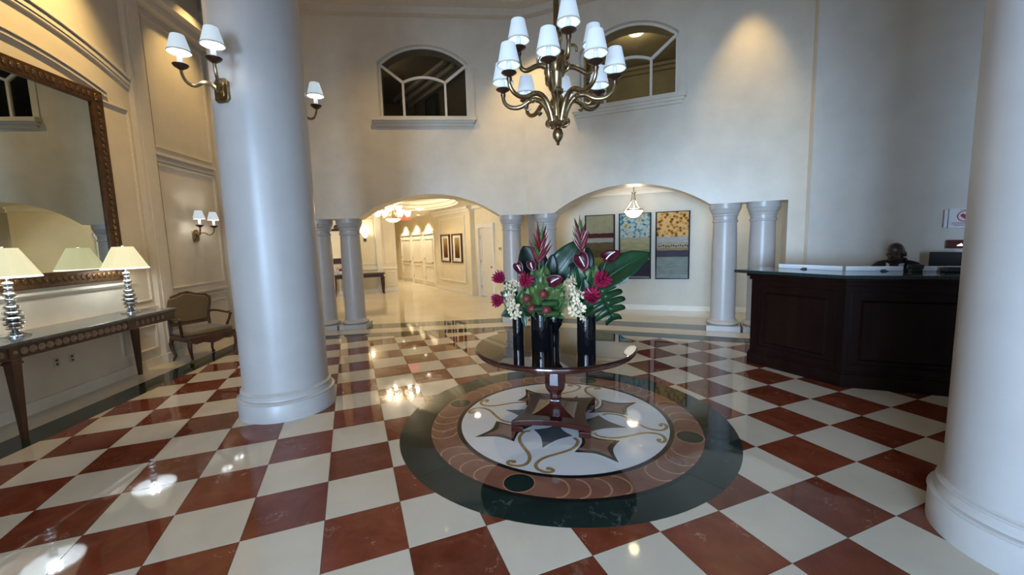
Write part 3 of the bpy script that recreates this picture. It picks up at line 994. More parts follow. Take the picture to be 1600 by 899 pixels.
# ------------------------------------------------------------------ columns
def big_column(loc, label):
    t = thing('marble_column', label, 'column', (*loc, 0))
    obj('shaft', MB().lathe([(0.410, 0.26), (0.407, 0.5), (0.407, 6.0), (0.44, 6.1), (0.46, 6.4)], 64), 'column', t)
    pr = [(0.462, 0.0), (0.462, 0.165), (0.455, 0.178), (0.450, 0.182)]
    obj('plinth', MB().lathe(pr, 64), 'column', t)
    pr = [(0.449, 0.176)] + [(0.449 + 0.018 * math.sin(PI * k / 8), 0.178 + 0.026 * k / 8) for k in range(9)] + [(0.441, 0.206), (0.437, 0.222), (0.425, 0.240), (0.421, 0.250)]
    obj('base_moulding', MB().lathe(pr, 64), 'column', t)
    pr = [(0.418, 0.246)] + [(0.418 + 0.016 * math.sin(PI * k / 8), 0.248 + 0.026 * k / 8) for k in range(9)] + [(0.408, 0.290)]
    obj('bead_moulding', MB().lathe(pr, 64), 'column', t)
    return t


CL = (-2.452, 4.281)
big_column(CL, 'large round white column carrying a brass double sconce, beside the red checker aisle')
big_column((2.80, 1.99), 'large round white column cut by the frame, standing in front of the reception desk')


def small_column():
    t = thing('arcade_column', '', 'column', group='paired columns of the arcade')
    w = 0.272
    obj('plinth', MB().prism([(-w, -w), (w, -w), (w, w), (-w, w)], 0, 0.10), 'small_col', t, bevel=0.006)
    pr = [(0.225, 0.10)] + [(0.235 + 0.033 * math.sin(PI * k / 8), 0.10 + 0.075 * k / 8) for k in range(9)] + [(0.225, 0.178), (0.212, 0.20)]
    obj('base_torus', MB().lathe(pr, 40), 'small_col', t)
    obj('shaft', MB().lathe([(0.208, 0.195), (0.203, 0.4), (0.205, 1.1), (0.200, 1.5), (0.188, 1.93)], 40), 'small_col', t)
    pr = [(0.188, 1.925), (0.205, 1.93), (0.210, 1.945), (0.205, 1.96), (0.192, 1.965), (0.194, 2.03), (0.206, 2.035), (0.210, 2.05), (0.206, 2.065), (0.212, 2.07), (0.228, 2.10), (0.240, 2.14), (0.243, 2.15), (0.250, 2.155), (0.254, 2.18), (0.254, 2.245)]
    obj('capital', MB().lathe(pr, 40), 'small_col', t)
    return t


sc0 = small_column()
cols = [(OL, AL, -2.25, 'white arcade column of the pair beside the hall arch, mostly hidden by the big column'),
        (OL, AL, -1.67, 'white arcade column framing the hall arch next to the big sconce column'),
        (OL, AL, 1.67, 'white arcade column behind the flowers, on the hall arch side of the middle pair'),
        (OR_, AR, -1.67, 'white arcade column behind the flowers, on the painting side of the middle pair'),
        (OR_, AR, 1.67, 'white arcade column between the orange painting and the reception desk'),
        (OR_, AR, 2.25, 'white arcade column partly hidden behind the end of the reception desk')]
for k, (o, a, s, l) in enumerate(cols):
    p = W(o, a, s, 0.262)
    c = sc0 if k == 0 else dup(sc0, (0, 0, 0), 0)
    c.location = (*p, 0)
    c.rotation_euler = (0, 0, a)
    c['label'] = l


# ------------------------------------------------------------------ lamps
def bez(p0, p1, p2, p3, n=10):
    return [tuple((1 - t) ** 3 * a + 3 * (1 - t) ** 2 * t * b_ + 3 * (1 - t) * t * t * c + t ** 3 * d for a, b_, c, d in zip(p0, p1, p2, p3)) for t in (k / n for k in range(n + 1))]


def shade_mesh(rb, rt, hh, n=24):
    return MB().lathe([(rb, 0), (rt, hh)], n, cap=False), MB().lathe([(rb - 0.004, 0.001), (rt - 0.003, hh - 0.001)], n, cap=False), MB().lathe([(rb + 0.002, -0.002), (rb + 0.002, 0.008), (rb - 0.004, 0.008), (rb - 0.004, -0.002)], n, cap=False)


def sconce(loc, rz, label, arms=(-46, 46), reach=0.265, sh='shade_s', power=1.4):
    """local -y points out of the wall; loc = centre of the backplate"""
    t = thing('wall_sconce', label, 'wall lamp', loc, rz, 'double sconces')
    pl = [(-0.078, -0.075), (-0.045, -0.105), (0.045, -0.105), (0.078, -0.075), (0.078, 0.075), (0.045, 0.105), (-0.045, 0.105), (-0.078, 0.075)]
    obj('backplate', MB().prism_y(pl, -0.022, 0.02).prism_y([(x * 0.7, z * 0.7) for x, z in pl], -0.04, -0.02), 'brass', t, bevel=0.003)
    for ad in arms:
        a = R(ad)
        dx, dy = math.sin(a), -math.cos(a)
        path = bez((0, -0.04, -0.02), (dx * 0.05, dy * 0.05 - 0.04, 0.07), (dx * reach * 0.55, dy * reach * 0.5, 0.07), (dx * reach * 0.62, dy * reach * 0.62 - 0.01, 0.03), 8)
        path += bez((dx * reach * 0.62, dy * reach * 0.62 - 0.01, 0.03), (dx * reach * 0.75, dy * reach * 0.75 - 0.015, -0.01), (dx * reach, dy * reach - 0.03, 0.02), (dx * reach, dy * reach - 0.03, 0.14), 8)[1:]
        arm = obj('arm', MB().tube(path, [0.018 - 0.006 * k / len(path) for k in range(len(path))], 8), 'brass', t)
        ex_, ey = dx * reach, dy * reach - 0.03
        obj('drip_pan', MB().lathe([(0.012, 0.13), (0.05, 0.155), (0.062, 0.172), (0.06, 0.176), (0.02, 0.165)], 20, ex_, ey), 'bronze', t)
        obj('candle_sleeve', MB().lathe([(0.021, 0.165), (0.021, 0.30)], 12, ex_, ey), 'candle', t)
        so, si_, tr = shade_mesh(0.090, 0.052, 0.140)
        mt = Matrix.Translation((ex_, ey, 0.275))
        s_ = obj('shade', so.move(mt), sh, t)
        obj('lining', si_.move(mt), sh + '_in', s_)
        obj('shade_trim', tr.move(mt), 'plate', s_)
        lamp('POINT', 'sconce_bulb', (ex_, ey, 0.35), power, (0.93, 0.97, 1.0), 0.03, parent=t)
    return t


camd = Vector((0.497, -0.868))
lft = Vector((-0.868, -0.497))


def on_column(phi, z, label):
    n = camd * math.cos(R(phi)) + lft * math.sin(R(phi))
    p = Vector(CL) + n * 0.405
    return sconce((p.x, p.y, z), math.atan2(n.y, n.x) + PI / 2, label)


on_column(46, 3.13, 'brass double sconce with white shades on the front of the big white column')
on_column(-141, 3.13, 'brass sconce half hidden behind the big white column, against the far wall')
sconce(wlo(3.21, 0.0, 1.96), AW, 'small brass double sconce on the beige wall above the armchair', power=2.2)
hs = thing('hall_sconce', 'small lit sconce on the cream hall wall behind the arcade column', 'wall lamp', (*W(corner, AB_, -1.05, 0), 1.98), AB_)
obj('backplate', MB().box(-0.05, 0.05, -0.03, 0, -0.14, 0.02), 'bronze', hs, bevel=0.004)
obj('shade', MB().lathe([(0.03, -0.02), (0.09, 0.06), (0.12, 0.17), (0.115, 0.17), (0.085, 0.065), (0.03, 0.0)], 20, 0, -0.14), 'hall_glow', hs)
obj('arm', MB().tube([(0, -0.02, -0.08), (0, -0.1, -0.1), (0, -0.14, -0.02)], 0.012), 'bronze', hs)
lamp('POINT', 'hall_sconce_bulb', (0, -0.2, 0.25), 6, WARM2, 0.05, parent=hs)

# chandelier above the medallion
chd = thing('chandelier', 'brass two-tier chandelier with twelve lit white shades above the flower table', 'chandelier', (CM[0], CM[1], 2.54))
obj('finial', MB().lathe([(0.004, 0.0), (0.016, 0.008), (0.012, 0.022), (0.02, 0.03), (0.045, 0.07), (0.048, 0.10), (0.036, 0.135), (0.016, 0.15), (0.014, 0.165)], 20), 'brass', chd)
obj('hub', MB().lathe([(0.03, 0.155), (0.080, 0.165), (0.095, 0.185), (0.07, 0.20), (0.055, 0.215), (0.050, 0.30), (0.036, 0.33), (0.052, 0.345), (0.066, 0.375), (0.052, 0.41), (0.036, 0.43), (0.056, 0.445), (0.056, 0.47), (0.040, 0.485), (0.044, 0.60), (0.060, 0.62), (0.078, 0.68), (0.076, 0.78), (0.046, 0.80), (0.040, 0.86), (0.054, 0.88), (0.054, 0.93), (0.030, 0.95), (0.024, 1.0), (0.022, 1.6)], 24), 'brass', chd)
obj('chain', MB().tube([(0, 0, 1.55), (0, 0, 3.82)], 0.012), 'brass', chd)
obj('ceiling_canopy', MB().lathe([(0.02, 3.74), (0.09, 3.80), (0.10, 3.86)], 24), 'brass', chd)


def chand_arm(ang, r, z_hub, z_sh, upper):
    a = -PI / 2 + R(ang)
    c, s = math.cos(a), math.sin(a)
    P = lambda rr, z: (c * rr, s * rr, z)
    if upper:
        path = bez(P(0.05, z_hub), P(0.12, z_hub + 0.10), P(0.22, z_hub + 0.02), P(0.27, z_hub + 0.0), 8) + bez(P(0.27, z_hub), P(0.31, z_hub), P(r, z_hub + 0.01), P(r, z_sh - 0.11), 8)[1:]
    else:
        path = bez(P(0.05, z_hub), P(0.11, z_hub + 0.26), P(0.22, z_hub + 0.24), P(0.29, z_hub + 0.19), 8) + bez(P(0.29, z_hub + 0.19), P(0.36, z_hub + 0.14), P(r + 0.01, z_hub + 0.17), P(r, z_sh - 0.11), 10)[1:]
    n = len(path)
    arm = obj('arm', MB().tube(path, [0.025 - 0.009 * k / n for k in range(n)], 10), 'brass', chd)
    if not upper:
        q = path[7]
        obj('arm_scroll', MB().tube(bez(q, (q[0] + c * 0.05, q[1] + s * 0.05, q[2] - 0.05), (q[0] + c * 0.01, q[1] + s * 0.01, q[2] - 0.09), (q[0] - c * 0.02, q[1] - s * 0.02, q[2] - 0.05), 8), [0.015, 0.015, 0.014, 0.013, 0.012, 0.011, 0.010, 0.010, 0.012], 8), 'brass', arm)
        obj('hub_scroll', MB().tube([(c * (0.07 + 0.03 * math.cos(t)), s * (0.07 + 0.03 * math.cos(t)), 0.195 + 0.03 * math.sin(t)) for t in (PI * 1.6 * k / 10 - 2.2 for k in range(11))], 0.012, 8), 'brass', arm)
    x, y = c * r, s * r
    obj('drip_pan', MB().lathe([(0.018, z_sh - 0.125), (0.024, z_sh - 0.10), (0.016, z_sh - 0.085), (0.052, z_sh - 0.068), (0.064, z_sh - 0.058), (0.062, z_sh - 0.053), (0.02, z_sh - 0.06)], 20, x, y), 'bronze', chd)
    obj('candle_sleeve', MB().lathe([(0.020, z_sh - 0.06), (0.020, z_sh + 0.07)], 12, x, y), 'candle', chd)
    so, si_, tr = shade_mesh(0.093, 0.058, 0.165)
    mt = Matrix.Translation((x, y, z_sh))
    s_ = obj('shade', so.move(mt), 'shade', chd)
    obj('lining', si_.move(mt), 'shade_in', s_)
    obj('shade_trim', tr.move(mt), 'plate', s_)
    lamp('POINT', 'chandelier_bulb', (x, y, z_sh + 0.08), 0.5, COOL, 0.03, parent=chd)


for k in range(8):
    chand_arm(-14 + 45 * k, 0.49, 0.19, 0.585, False)
for k in range(4):
    chand_arm(10 + 90 * k, 0.335, 0.62, 0.86, True)
for k in range(4):                                    # brackets on the hub between the upper arms
    a = -PI / 2 + R(55 + 90 * k)
    c, s = math.cos(a), math.sin(a)
    pts = bez((c * 0.05, s * 0.05, 0.70), (c * 0.12, s * 0.12, 0.86), (c * 0.20, s * 0.20, 0.80), (c * 0.19, s * 0.19, 0.74), 8)
    obj('scroll_bracket', MB().tube(pts, 0.012, 8).tube(bez((c * 0.05, s * 0.05, 0.72), (c * 0.14, s * 0.14, 0.70), (c * 0.13, s * 0.13, 0.60), (c * 0.08, s * 0.08, 0.61), 8), 0.012, 8), 'brass', chd)

# bowl pendant in the gallery
pe_ = thing('pendant_lamp', 'lit white glass bowl pendant hanging in front of the paintings', 'pendant lamp', (2.602, 8.72, 2.115))
obj('bowl', MB().lathe([(0.01, 0.0), (0.07, 0.012), (0.13, 0.05), (0.185, 0.125), (0.195, 0.165), (0.188, 0.165), (0.125, 0.06), (0.01, 0.02)], 28), 'hall_glow', pe_)
obj('rim', MB().lathe([(0.19, 0.155), (0.205, 0.165), (0.205, 0.18), (0.19, 0.185)], 28, cap=False), 'silver', pe_)
for k in range(3):
    a = 2 * PI * k / 3 + 0.4
    obj('strut', MB().tube(bez((0.19 * math.cos(a), 0.19 * math.sin(a), 0.17), (0.09 * math.cos(a), 0.09 * math.sin(a), 0.27), (0.03 * math.cos(a), 0.03 * math.sin(a), 0.33), (0.03 * math.cos(a), 0.03 * math.sin(a), 0.52), 8), 0.009, 6), 'silver', pe_)
obj('stem', MB().lathe([(0.008, 0.1), (0.008, 0.50), (0.05, 0.515), (0.05, 0.535), (0.012, 0.55), (0.010, 0.735)], 12), 'silver', pe_)
lamp('POINT', 'pendant_bulb', (0, 0, 0.24), 12, (1.0, 0.84, 0.60), 0.12, parent=pe_)

# hall chandelier
hc = thing('hall_chandelier', 'white glass chandelier with upturned shades and bowl in the hall', 'chandelier', (-3.38, 12.0, 2.34))
obj('bowl', MB().lathe([(0.01, 0.0), (0.10, 0.015), (0.18, 0.06), (0.215, 0.11), (0.205, 0.11), (0.10, 0.03), (0.01, 0.015)], 24), 'hall_glow', hc)
obj('stem', MB().lathe([(0.015, 0.1), (0.02, 0.3), (0.012, 0.5), (0.04, 0.51)], 12), 'brass', hc)
for k in range(6):
    a = 2 * PI * k / 6 + 0.3
    c, s = math.cos(a), math.sin(a)
    obj('arm', MB().tube(bez((c * 0.03, s * 0.03, 0.35), (c * 0.12, s * 0.12, 0.12), (c * 0.35, s * 0.35, 0.06), (c * 0.42, s * 0.42, 0.17), 8), 0.012, 6), 'brass', hc)
    obj('shade', MB().lathe([(0.03, 0.16), (0.075, 0.20), (0.09, 0.28), (0.11, 0.33), (0.105, 0.33), (0.07, 0.21), (0.03, 0.18)], 16, c * 0.42, s * 0.42), 'hall_glow', hc)
for k in range(3):
    a = 2 * PI * k / 3
    c, s = math.cos(a), math.sin(a)
    obj('shade', MB().lathe([(0.03, 0.31), (0.07, 0.34), (0.09, 0.42), (0.11, 0.46), (0.105, 0.46), (0.07, 0.36), (0.03, 0.33)], 16, c * 0.17, s * 0.17), 'hall_glow', hc)
for k in range(6):
    a = 2 * PI * k / 6 + 0.3
    lamp('POINT', 'hall_chandelier_bulb', (0.42 * math.cos(a), 0.42 * math.sin(a), 0.40), 16, WARM2, 0.04, parent=hc)

# recessed hall downlights over the closet doors, then added fill lights
hd = [(*W(OH, AH, s, -0.40), ZH) for s in (-6.7, -5.2, -3.8)]
for k, (p, l) in enumerate(zip(hd, ('recessed downlight above the hall closet doors, farthest of the three', 'recessed downlight above the hall closet doors, middle one', 'recessed downlight above the hall closet doors, nearest the framed prints'))):
    t = thing('downlight', l, 'ceiling lamp', p, 0, 'hall downlights')
    obj('trim_ring', MB().lathe([(0.09, -0.006), (0.09, -0.001), (0.065, -0.001), (0.065, -0.006)], 20, cap=False), 'hall_white', t)
    obj('lens', MB().lathe([(0.064, -0.004), (0.064, -0.002)], 20), 'spot_glow', t)
    lamp('SPOT', 'downlight_and_fill', (0, 0, -0.02), 115, (1.0, 0.88, 0.66), 0.05, None, 110, 0.6, parent=t)
FILL_AT = {(-5.3, 11.2): 'over the hall floor behind the outer arcade columns', (-1.0, 10.3): 'over the hall floor just behind the hall arch', (0.9, 9.75): 'behind the middle pair of arcade columns', (4.6, 8.4): 'behind the columns beside the desk', (-6.2, 13.2): 'over the dark hall console', (-3.0, 13.9): 'beside the oval ceiling tray in the hall'}
for p, e in (((-5.3, 11.2), 100), ((-1.0, 10.3), 72), ((0.9, 9.75), 20), ((4.6, 8.4), 28), ((-6.2, 13.2), 42), ((-3.0, 13.9), 80)):  # unseen lamps added to brighten the hall and gallery
    t = thing('downlight', 'added unseen warm fill light ' + FILL_AT[p], 'ceiling lamp', (*p, ZH), 0, 'hall downlights')
    obj('trim_ring', MB().lathe([(0.09, -0.006), (0.09, -0.001), (0.065, -0.001), (0.065, -0.006)], 20, cap=False), 'hall_white', t)
    obj('lens', MB().lathe([(0.064, -0.004), (0.064, -0.002)], 20), 'spot_glow', t)
    lamp('SPOT', 'downlight_and_fill', (0, 0, -0.02), e, WARM2, 0.08, None, 140, 0.8, parent=t)
es = thing('exit_sign', 'glowing red sign hanging from the hall ceiling beside the chandelier', 'sign', (-3.52, 14.0, 2.52), 0.1)
obj('face', MB().box(-0.16, 0.16, -0.02, 0.02, 0.0, 0.17), 'exit', es, bevel=0.02)
obj('hanger', MB().tube([(0, 0, 0.16), (0, 0, ZH - 2.52)], 0.012), 'hall_white', es)

# ------------------------------------------------------------------ pedestal table
TC = (0.385, 3.76)
TZ = 0.735
pt = thing('pedestal_table', 'round dark polished pedestal table on the floor medallion, carrying flower vases', 'table', (*TC, 0), R(-14.8))
obj('table_top', MB().lathe([(0.60, TZ - 0.03), (0.735, TZ - 0.012), (0.738, TZ - 0.006), (0.733, TZ), (0.72, TZ), (0.05, TZ)], 96), 'table_top', pt)
obj('rim_moulding', MB().lathe([(0.66, TZ - 0.062), (0.715, TZ - 0.058), (0.728, TZ - 0.05), (0.724, TZ - 0.042), (0.738, TZ - 0.036), (0.746, TZ - 0.024), (0.744, TZ - 0.013), (0.736, TZ - 0.010)], 96), 'mahogany', pt)
obj('apron', MB().lathe([(0.20, TZ - 0.10), (0.22, TZ - 0.06)], 8), 'mahogany', pt, smooth=False)
obj('column', MB().lathe([(0.060, 0.225), (0.052, 0.245), (0.058, 0.262), (0.070, 0.275), (0.096, 0.315), (0.101, 0.36), (0.097, 0.46), (0.085, 0.56), (0.10, 0.60), (0.13, 0.64)], 8, a0=PI / 8), 'mahogany', pt, smooth=False, bevel=0.006)
obj('collar', MB().lathe([(0.046, 0.195), (0.058, 0.205), (0.060, 0.215), (0.050, 0.225), (0.044, 0.232), (0.056, 0.24)], 24), 'mahogany', pt)
mb = MB()
lv = []
for k in range(9):
    u = k / 8
    hw = 0.042 + 0.165 * (u ** 2.0)
    lv.append((hw, 0.205 - 0.105 * u))
v, f = [], []
for hw, z in lv:
    for sx, sy in ((-1, -1), (1, -1), (1, 1), (-1, 1)):
        v.append((sx * hw, sy * hw, z))
for i in range(8):
    f += [(i * 4 + k, i * 4 + (k + 1) % 4, (i + 1) * 4 + (k + 1) % 4, (i + 1) * 4 + k) for k in range(4)]
f += [(3, 2, 1, 0), (32, 33, 34, 35)]
obj('pyramid_foot', mb.raw(v, f), 'mahogany', pt, smooth=False, bevel=0.004)


def concave_square(hw, bow, n=10):
    c = [(-hw, -hw), (hw, -hw), (hw, hw), (-hw, hw)]
    out = []
    for k in range(4):
        p, q = c[k], c[(k + 1) % 4]
        nx, ny = -(q[1] - p[1]), (q[0] - p[0])
        L = math.hypot(nx, ny)
        for t in range(n):
            u = t / n
            d = bow * math.sin(PI * u)
            out.append((p[0] + (q[0] - p[0]) * u + nx / L * d, p[1] + (q[1] - p[1]) * u + ny / L * d))
    return out


obj('base', MB().prism(concave_square(0.352, 0.07), 0.052, 0.105), 'mahogany', pt, smooth=False, bevel=0.008)
for sx in (-1, 1):
    for sy in (-1, 1):
        obj('foot', MB().prism([(sx * 0.352, sy * 0.352), (sx * 0.352, sy * 0.25), (sx * 0.27, sy * 0.24), (sx * 0.25, sy * 0.27), (sx * 0.25, sy * 0.352)], 0.0027, 0.055), 'mahogany', pt, smooth=False, bevel=0.006)


# ------------------------------------------------------------------ vases and flowers
def vase(x, y, r, hh, label):
    t = thing('flower_vase', label, 'vase', (x, y, TZ), 0, 'black vases on the pedestal table')
    obj('body', MB().lathe([(r * 0.97, 0.0), (r, 0.006), (r, hh), (r - 0.005, hh), (r - 0.005, 0.012), (0.004, 0.012)], 40), 'black_gloss', t)
    obj('rim', MB().lathe([(r - 0.006, hh - 0.002), (r + 0.001, hh - 0.003), (r + 0.001, hh + 0.003), (r - 0.006, hh + 0.003)], 40, cap=False), 'black_gloss', t)
    return t


VL, VC, VR = (0.044, 3.62), (0.255, 3.60), (0.624, 3.43)
vase(*VL, 0.050, 0.31, 'slim glossy black cylinder vase under the white orchids')
vase(*VC, 0.098, 0.32, 'wide glossy black cylinder vase in the middle of the table')
vase(*VR, 0.080, 0.325, 'glossy black cylinder vase under the monstera leaf')
t = thing('flower_vase', 'small round black glass bowl tucked beside the wide black vase', 'vase', (0.372, 3.68, TZ), 0, 'black vases on the pedestal table')
obj('body', MB().lathe([(0.045, 0.0), (0.05, 0.10), (0.048, 0.16), (0.075, 0.20), (0.088, 0.25), (0.078, 0.30), (0.05, 0.32), (0.045, 0.32)], 28), 'black_gloss', t)
obj('rim', MB().lathe([(0.043, 0.318), (0.052, 0.318), (0.052, 0.326), (0.043, 0.326)], 28, cap=False), 'black_gloss', t)


def frame_m(base, tip, up=(0, -1, 0.3)):
    b_, t_ = Vector(base), Vector(tip)
    x = (t_ - b_).normalized()
    u = Vector(up)
    z = (u - x * u.dot(x)).normalized()
    y = z.cross(x)
    return Matrix(((x.x, y.x, z.x, b_.x), (x.y, y.y, z.y, b_.y), (x.z, y.z, z.z, b_.z), (0, 0, 0, 1))), (t_ - b_).length


def stem_pts(vs, base, z0=0.80):
    p0 = (vs[0], vs[1], z0)
    return bez(p0, (vs[0], vs[1], z0 + 0.6 * (base[2] - z0)), tuple(base[i] * 0.7 + (vs[i] if i < 2 else z0) * 0.3 for i in range(3)), base, 8)


def leaf(name, label, vs, base, tip, width, mat, up=(0, -1, 0.3), droop=0.08, fold=0.12, ripple=0.0):
    t = thing(name, label, 'leaf', (0, 0, 0), 0, 'leaves in the flower arrangement')
    mt, L = frame_m(base, tip, up)
    n, m_ = 14, 3
    v, f = [], []
    for i in range(n + 1):
        u = i / n
        w = width * (math.sin(PI * u ** 0.8) ** 0.75) * 0.5 + 0.001
        for j in range(-m_, m_ + 1):
            q = j / m_
            v.append((u * L, q * w, -droop * L * (2 * u - 1) ** 2 + fold * abs(q) * w * 2 + ripple * math.sin(u * 26) * abs(q) * w))
    k = 2 * m_ + 1
    for i in range(n):
        for j in range(k - 1):
            f.append((i * k + j, i * k + j + 1, (i + 1) * k + j + 1, (i + 1) * k + j))
    o = obj('blade', MB().raw(v, f).move(mt), mat, t)
    sd = o.modifiers.new('thickness', 'SOLIDIFY')
    sd.thickness = 0.0018
    sd.offset = 0
    rib = [mt @ Vector((L * u, 0, -droop * L * (2 * u - 1) ** 2 + 0.003)) for u in [i / 10 for i in range(11)]]
    obj('midrib', MB().tube(rib, [0.005 * (1 - 0.75 * i / 10) for i in range(11)], 6), 'leaf2', t)
    obj('stem', MB().tube(stem_pts(vs, base), 0.0045, 6), 'stem', t)
    return t


def anthurium(label, vs, c, size, face):
    """heart-shaped spathe with a spadix; face = direction it looks"""
    t = thing('anthurium', label, 'flower', (0, 0, 0), 0, 'anthuriums')
    fx = Vector(face).normalized()
    tip = Vector((0.25, 0, -0.6)) if abs(fx.x) < 0.5 else Vector((fx.x * 0.9, 0, 0.25))
    mt, _ = frame_m(c, Vector(c) + tip, fx)
    v, f = [], []
    n, rings = 28, 5
    for k in range(n):
        a = 2 * PI * k / n
        r = 0.58 * (1 - 0.52 * max(0, math.cos(a - PI)) ** 6) * (1 + 0.42 * max(0, math.cos(a)) ** 5)
        for i in range(1, rings + 1):
            u = i / rings
            v.append((r * u * math.cos(a) * size, r * u * math.sin(a) * size * 0.82, size * (0.22 * u * u - 0.1)))
    v.append((0, 0, -0.1 * size))
    e = len(v) - 1
    for k in range(n):
        k2 = (k + 1) % n
        f.append((e, k * rings, k2 * rings))
        for i in range(rings - 1):
            f.append((k * rings + i, k * rings + i + 1, k2 * rings + i + 1, k2 * rings + i))
    o = obj('spathe', MB().raw(v, f).move(mt), 'anthurium', t)
    sd = o.modifiers.new('thickness', 'SOLIDIFY')
    sd.thickness = 0.0022
    o.modifiers['thickness'].offset = 0
    p = [mt @ Vector(q) for q in ((-0.12 * size, 0, -0.08 * size), (0.02 * size, 0, 0.10 * size), (0.22 * size, 0.0, 0.26 * size), (0.50 * size, 0.0, 0.34 * size))]
    obj('spadix', MB().tube(p, [0.0065, 0.0065, 0.0055, 0.003], 8), 'spadix', t)
    obj('stem', MB().tube(stem_pts(vs, tuple(Vector(c) - fx * 0.012)), 0.004, 6), 'stem', t)
    return t


def heliconia(label, vs, base, tip):
    t = thing('heliconia', label, 'flower', (0, 0, 0), 0, 'heliconias')
    b_, t_ = Vector(base), Vector(tip)
    ax = (t_ - b_)
    L = ax.length
    ax.normalize()
    obj('stem', MB().tube(stem_pts(vs, base) + [tuple(b_ + ax * L * 0.75)], 0.008, 8), 'stem', t)
    rnd = random.Random(label)
    for k in range(12):
        u = k / 11
        p = b_ + ax * L * (0.0 + 0.55 * u)
        side = 1 if k % 2 else -1
        sp = (0.85 - 0.70 * u) * rnd.uniform(0.8, 1.2)
        d = (ax + Vector((side * sp, rnd.uniform(-0.5, 0.2), 0))).normalized()
        ln = L * (0.42 + 0.08 * rnd.random())
        pts = [p, p + d * ln * 0.3 + ax * 0.004, p + d * ln * 0.65 + ax * 0.016, p + d * ln + ax * 0.035]
        obj('bract', MB().tube(pts, [0.012, 0.016, 0.009, 0.0008], 8), 'heliconia' if k not in (4, 11) else 'helic_tip', t)
    for dx in (-0.02, 0.025):
        obj('sheath', MB().tube([b_ - ax * 0.06, b_ + ax * L * 0.5 + Vector((dx, 0.01, 0)), t_ + Vector((dx * 1.6, 0.015, 0.01))], [0.007, 0.006, 0.001], 6), 'helic_tip', t)
    return t


def ginger(label, vs, c, axis, size):
    t = thing('ginger_flower', label, 'flower', (0, 0, 0), 0, 'magenta ginger flowers')
    mt, _ = frame_m(c, Vector(c) + Vector(axis), (0.2, -1, 0.4))
    mb = MB()
    rnd = random.Random(label)
    for ringi in range(5):
        for k in range(8):
            a = 2 * PI * k / 8 + ringi * 0.4
            x0 = -size * 0.5 + ringi * size * 0.18
            r = size * (0.20 + 0.35 * math.sin(PI * (ringi + 0.8) / 6))
            p0 = (x0, 0.1 * r * math.cos(a), 0.1 * r * math.sin(a))
            p1 = (x0 + size * 0.16, r * 0.8 * math.cos(a), r * 0.8 * math.sin(a))
            p2 = (x0 + size * (0.34 + 0.1 * rnd.random()), r * 1.25 * math.cos(a), r * 1.25 * math.sin(a))
            mb.tube([p0, p1, p2], [0.004, size * 0.105, 0.001], 5)
    obj('petals', mb.move(mt), 'magenta', t)
    obj('stem', MB().tube(stem_pts(vs, tuple(mt @ Vector((-size * 0.4, 0, 0)))), 0.005, 6), 'stem', t)
    return t


pb = MB()
for k in range(5):
    a = 2 * PI * k / 5 + PI / 2
    w = 0.72 if k in (1, 4) else 0.55
    n = 8
    v = [(0, 0, 0.0)]
    for i in range(n + 1):
        th = -PI / 2 + PI * i / n
        v.append(((0.55 + 0.5 * math.cos(th)) * 1.0, 0.5 * w * math.sin(th), 0.10 * math.cos(th)))
    m_ = Matrix.Rotation(a, 4, 'Z')
    pb.raw([tuple(m_ @ Vector(q)) for q in v], [(0, i, i + 1) for i in range(1, n + 1)])
blossom_me = pb.mesh('blossom')
blossom_me.materials.append(M['orchid'])
lip_me = MB().ball((0, 0, 0.08), (0.16, 0.22, 0.14), 8, 6).mesh('lip')
lip_me.materials.append(M['orchid_c'])


def orchid(label, vs, pts, count, seed):
    t = thing('orchid_spray', label, 'flower', (0, 0, 0), 0, 'orchid sprays')
    rnd = random.Random(seed)
    obj('stem', MB().tube(stem_pts(vs, pts[0]) + pts[1:], 0.004, 6), 'stem', t)
    for k in range(count):
        u = k / (count - 1) * (len(pts) - 1)
        i = min(int(u), len(pts) - 2)
        p = Vector(pts[i]).lerp(Vector(pts[i + 1]), u - i) + Vector((rnd.uniform(-0.05, 0.055), rnd.uniform(-0.06, 0.02), rnd.uniform(-0.03, 0.03)))
        o = obj('blossom', blossom_me, 'orchid', t)
        sz = rnd.uniform(0.032, 0.046)
        o.location = p
        o.rotation_euler = Vector((rnd.uniform(-1.3, 1.3), -1, rnd.uniform(-0.8, 0.9))).to_track_quat('Z', 'Y').to_euler()
        o.scale = (sz, sz, sz)
        o2 = obj('lip', lip_me, 'orchid_c', o)
    return t


def pincushion(label, vs, c, r):
    t = thing('pincushion_flower', label, 'flower', (0, 0, 0), 0, 'rust pincushion flowers')
    mb = MB().ball(c, r * 0.72, 12, 8)
    for k in range(60):
        z = 1 - 2 * (k + 0.5) / 60
        a = k * 2.39996
        q = math.sqrt(1 - z * z)
        d = Vector((q * math.cos(a), q * math.sin(a), z))
        mb.tube([Vector(c) + d * r * 0.6, Vector(c) + d * r], [0.0035, 0.0015], 4)
    obj('head', mb, 'pincush', t)
    obj('stem', MB().tube(stem_pts(vs, (c[0], c[1] + 0.01, c[2] - r * 0.6)), 0.0045, 6), 'stem', t)
    return t


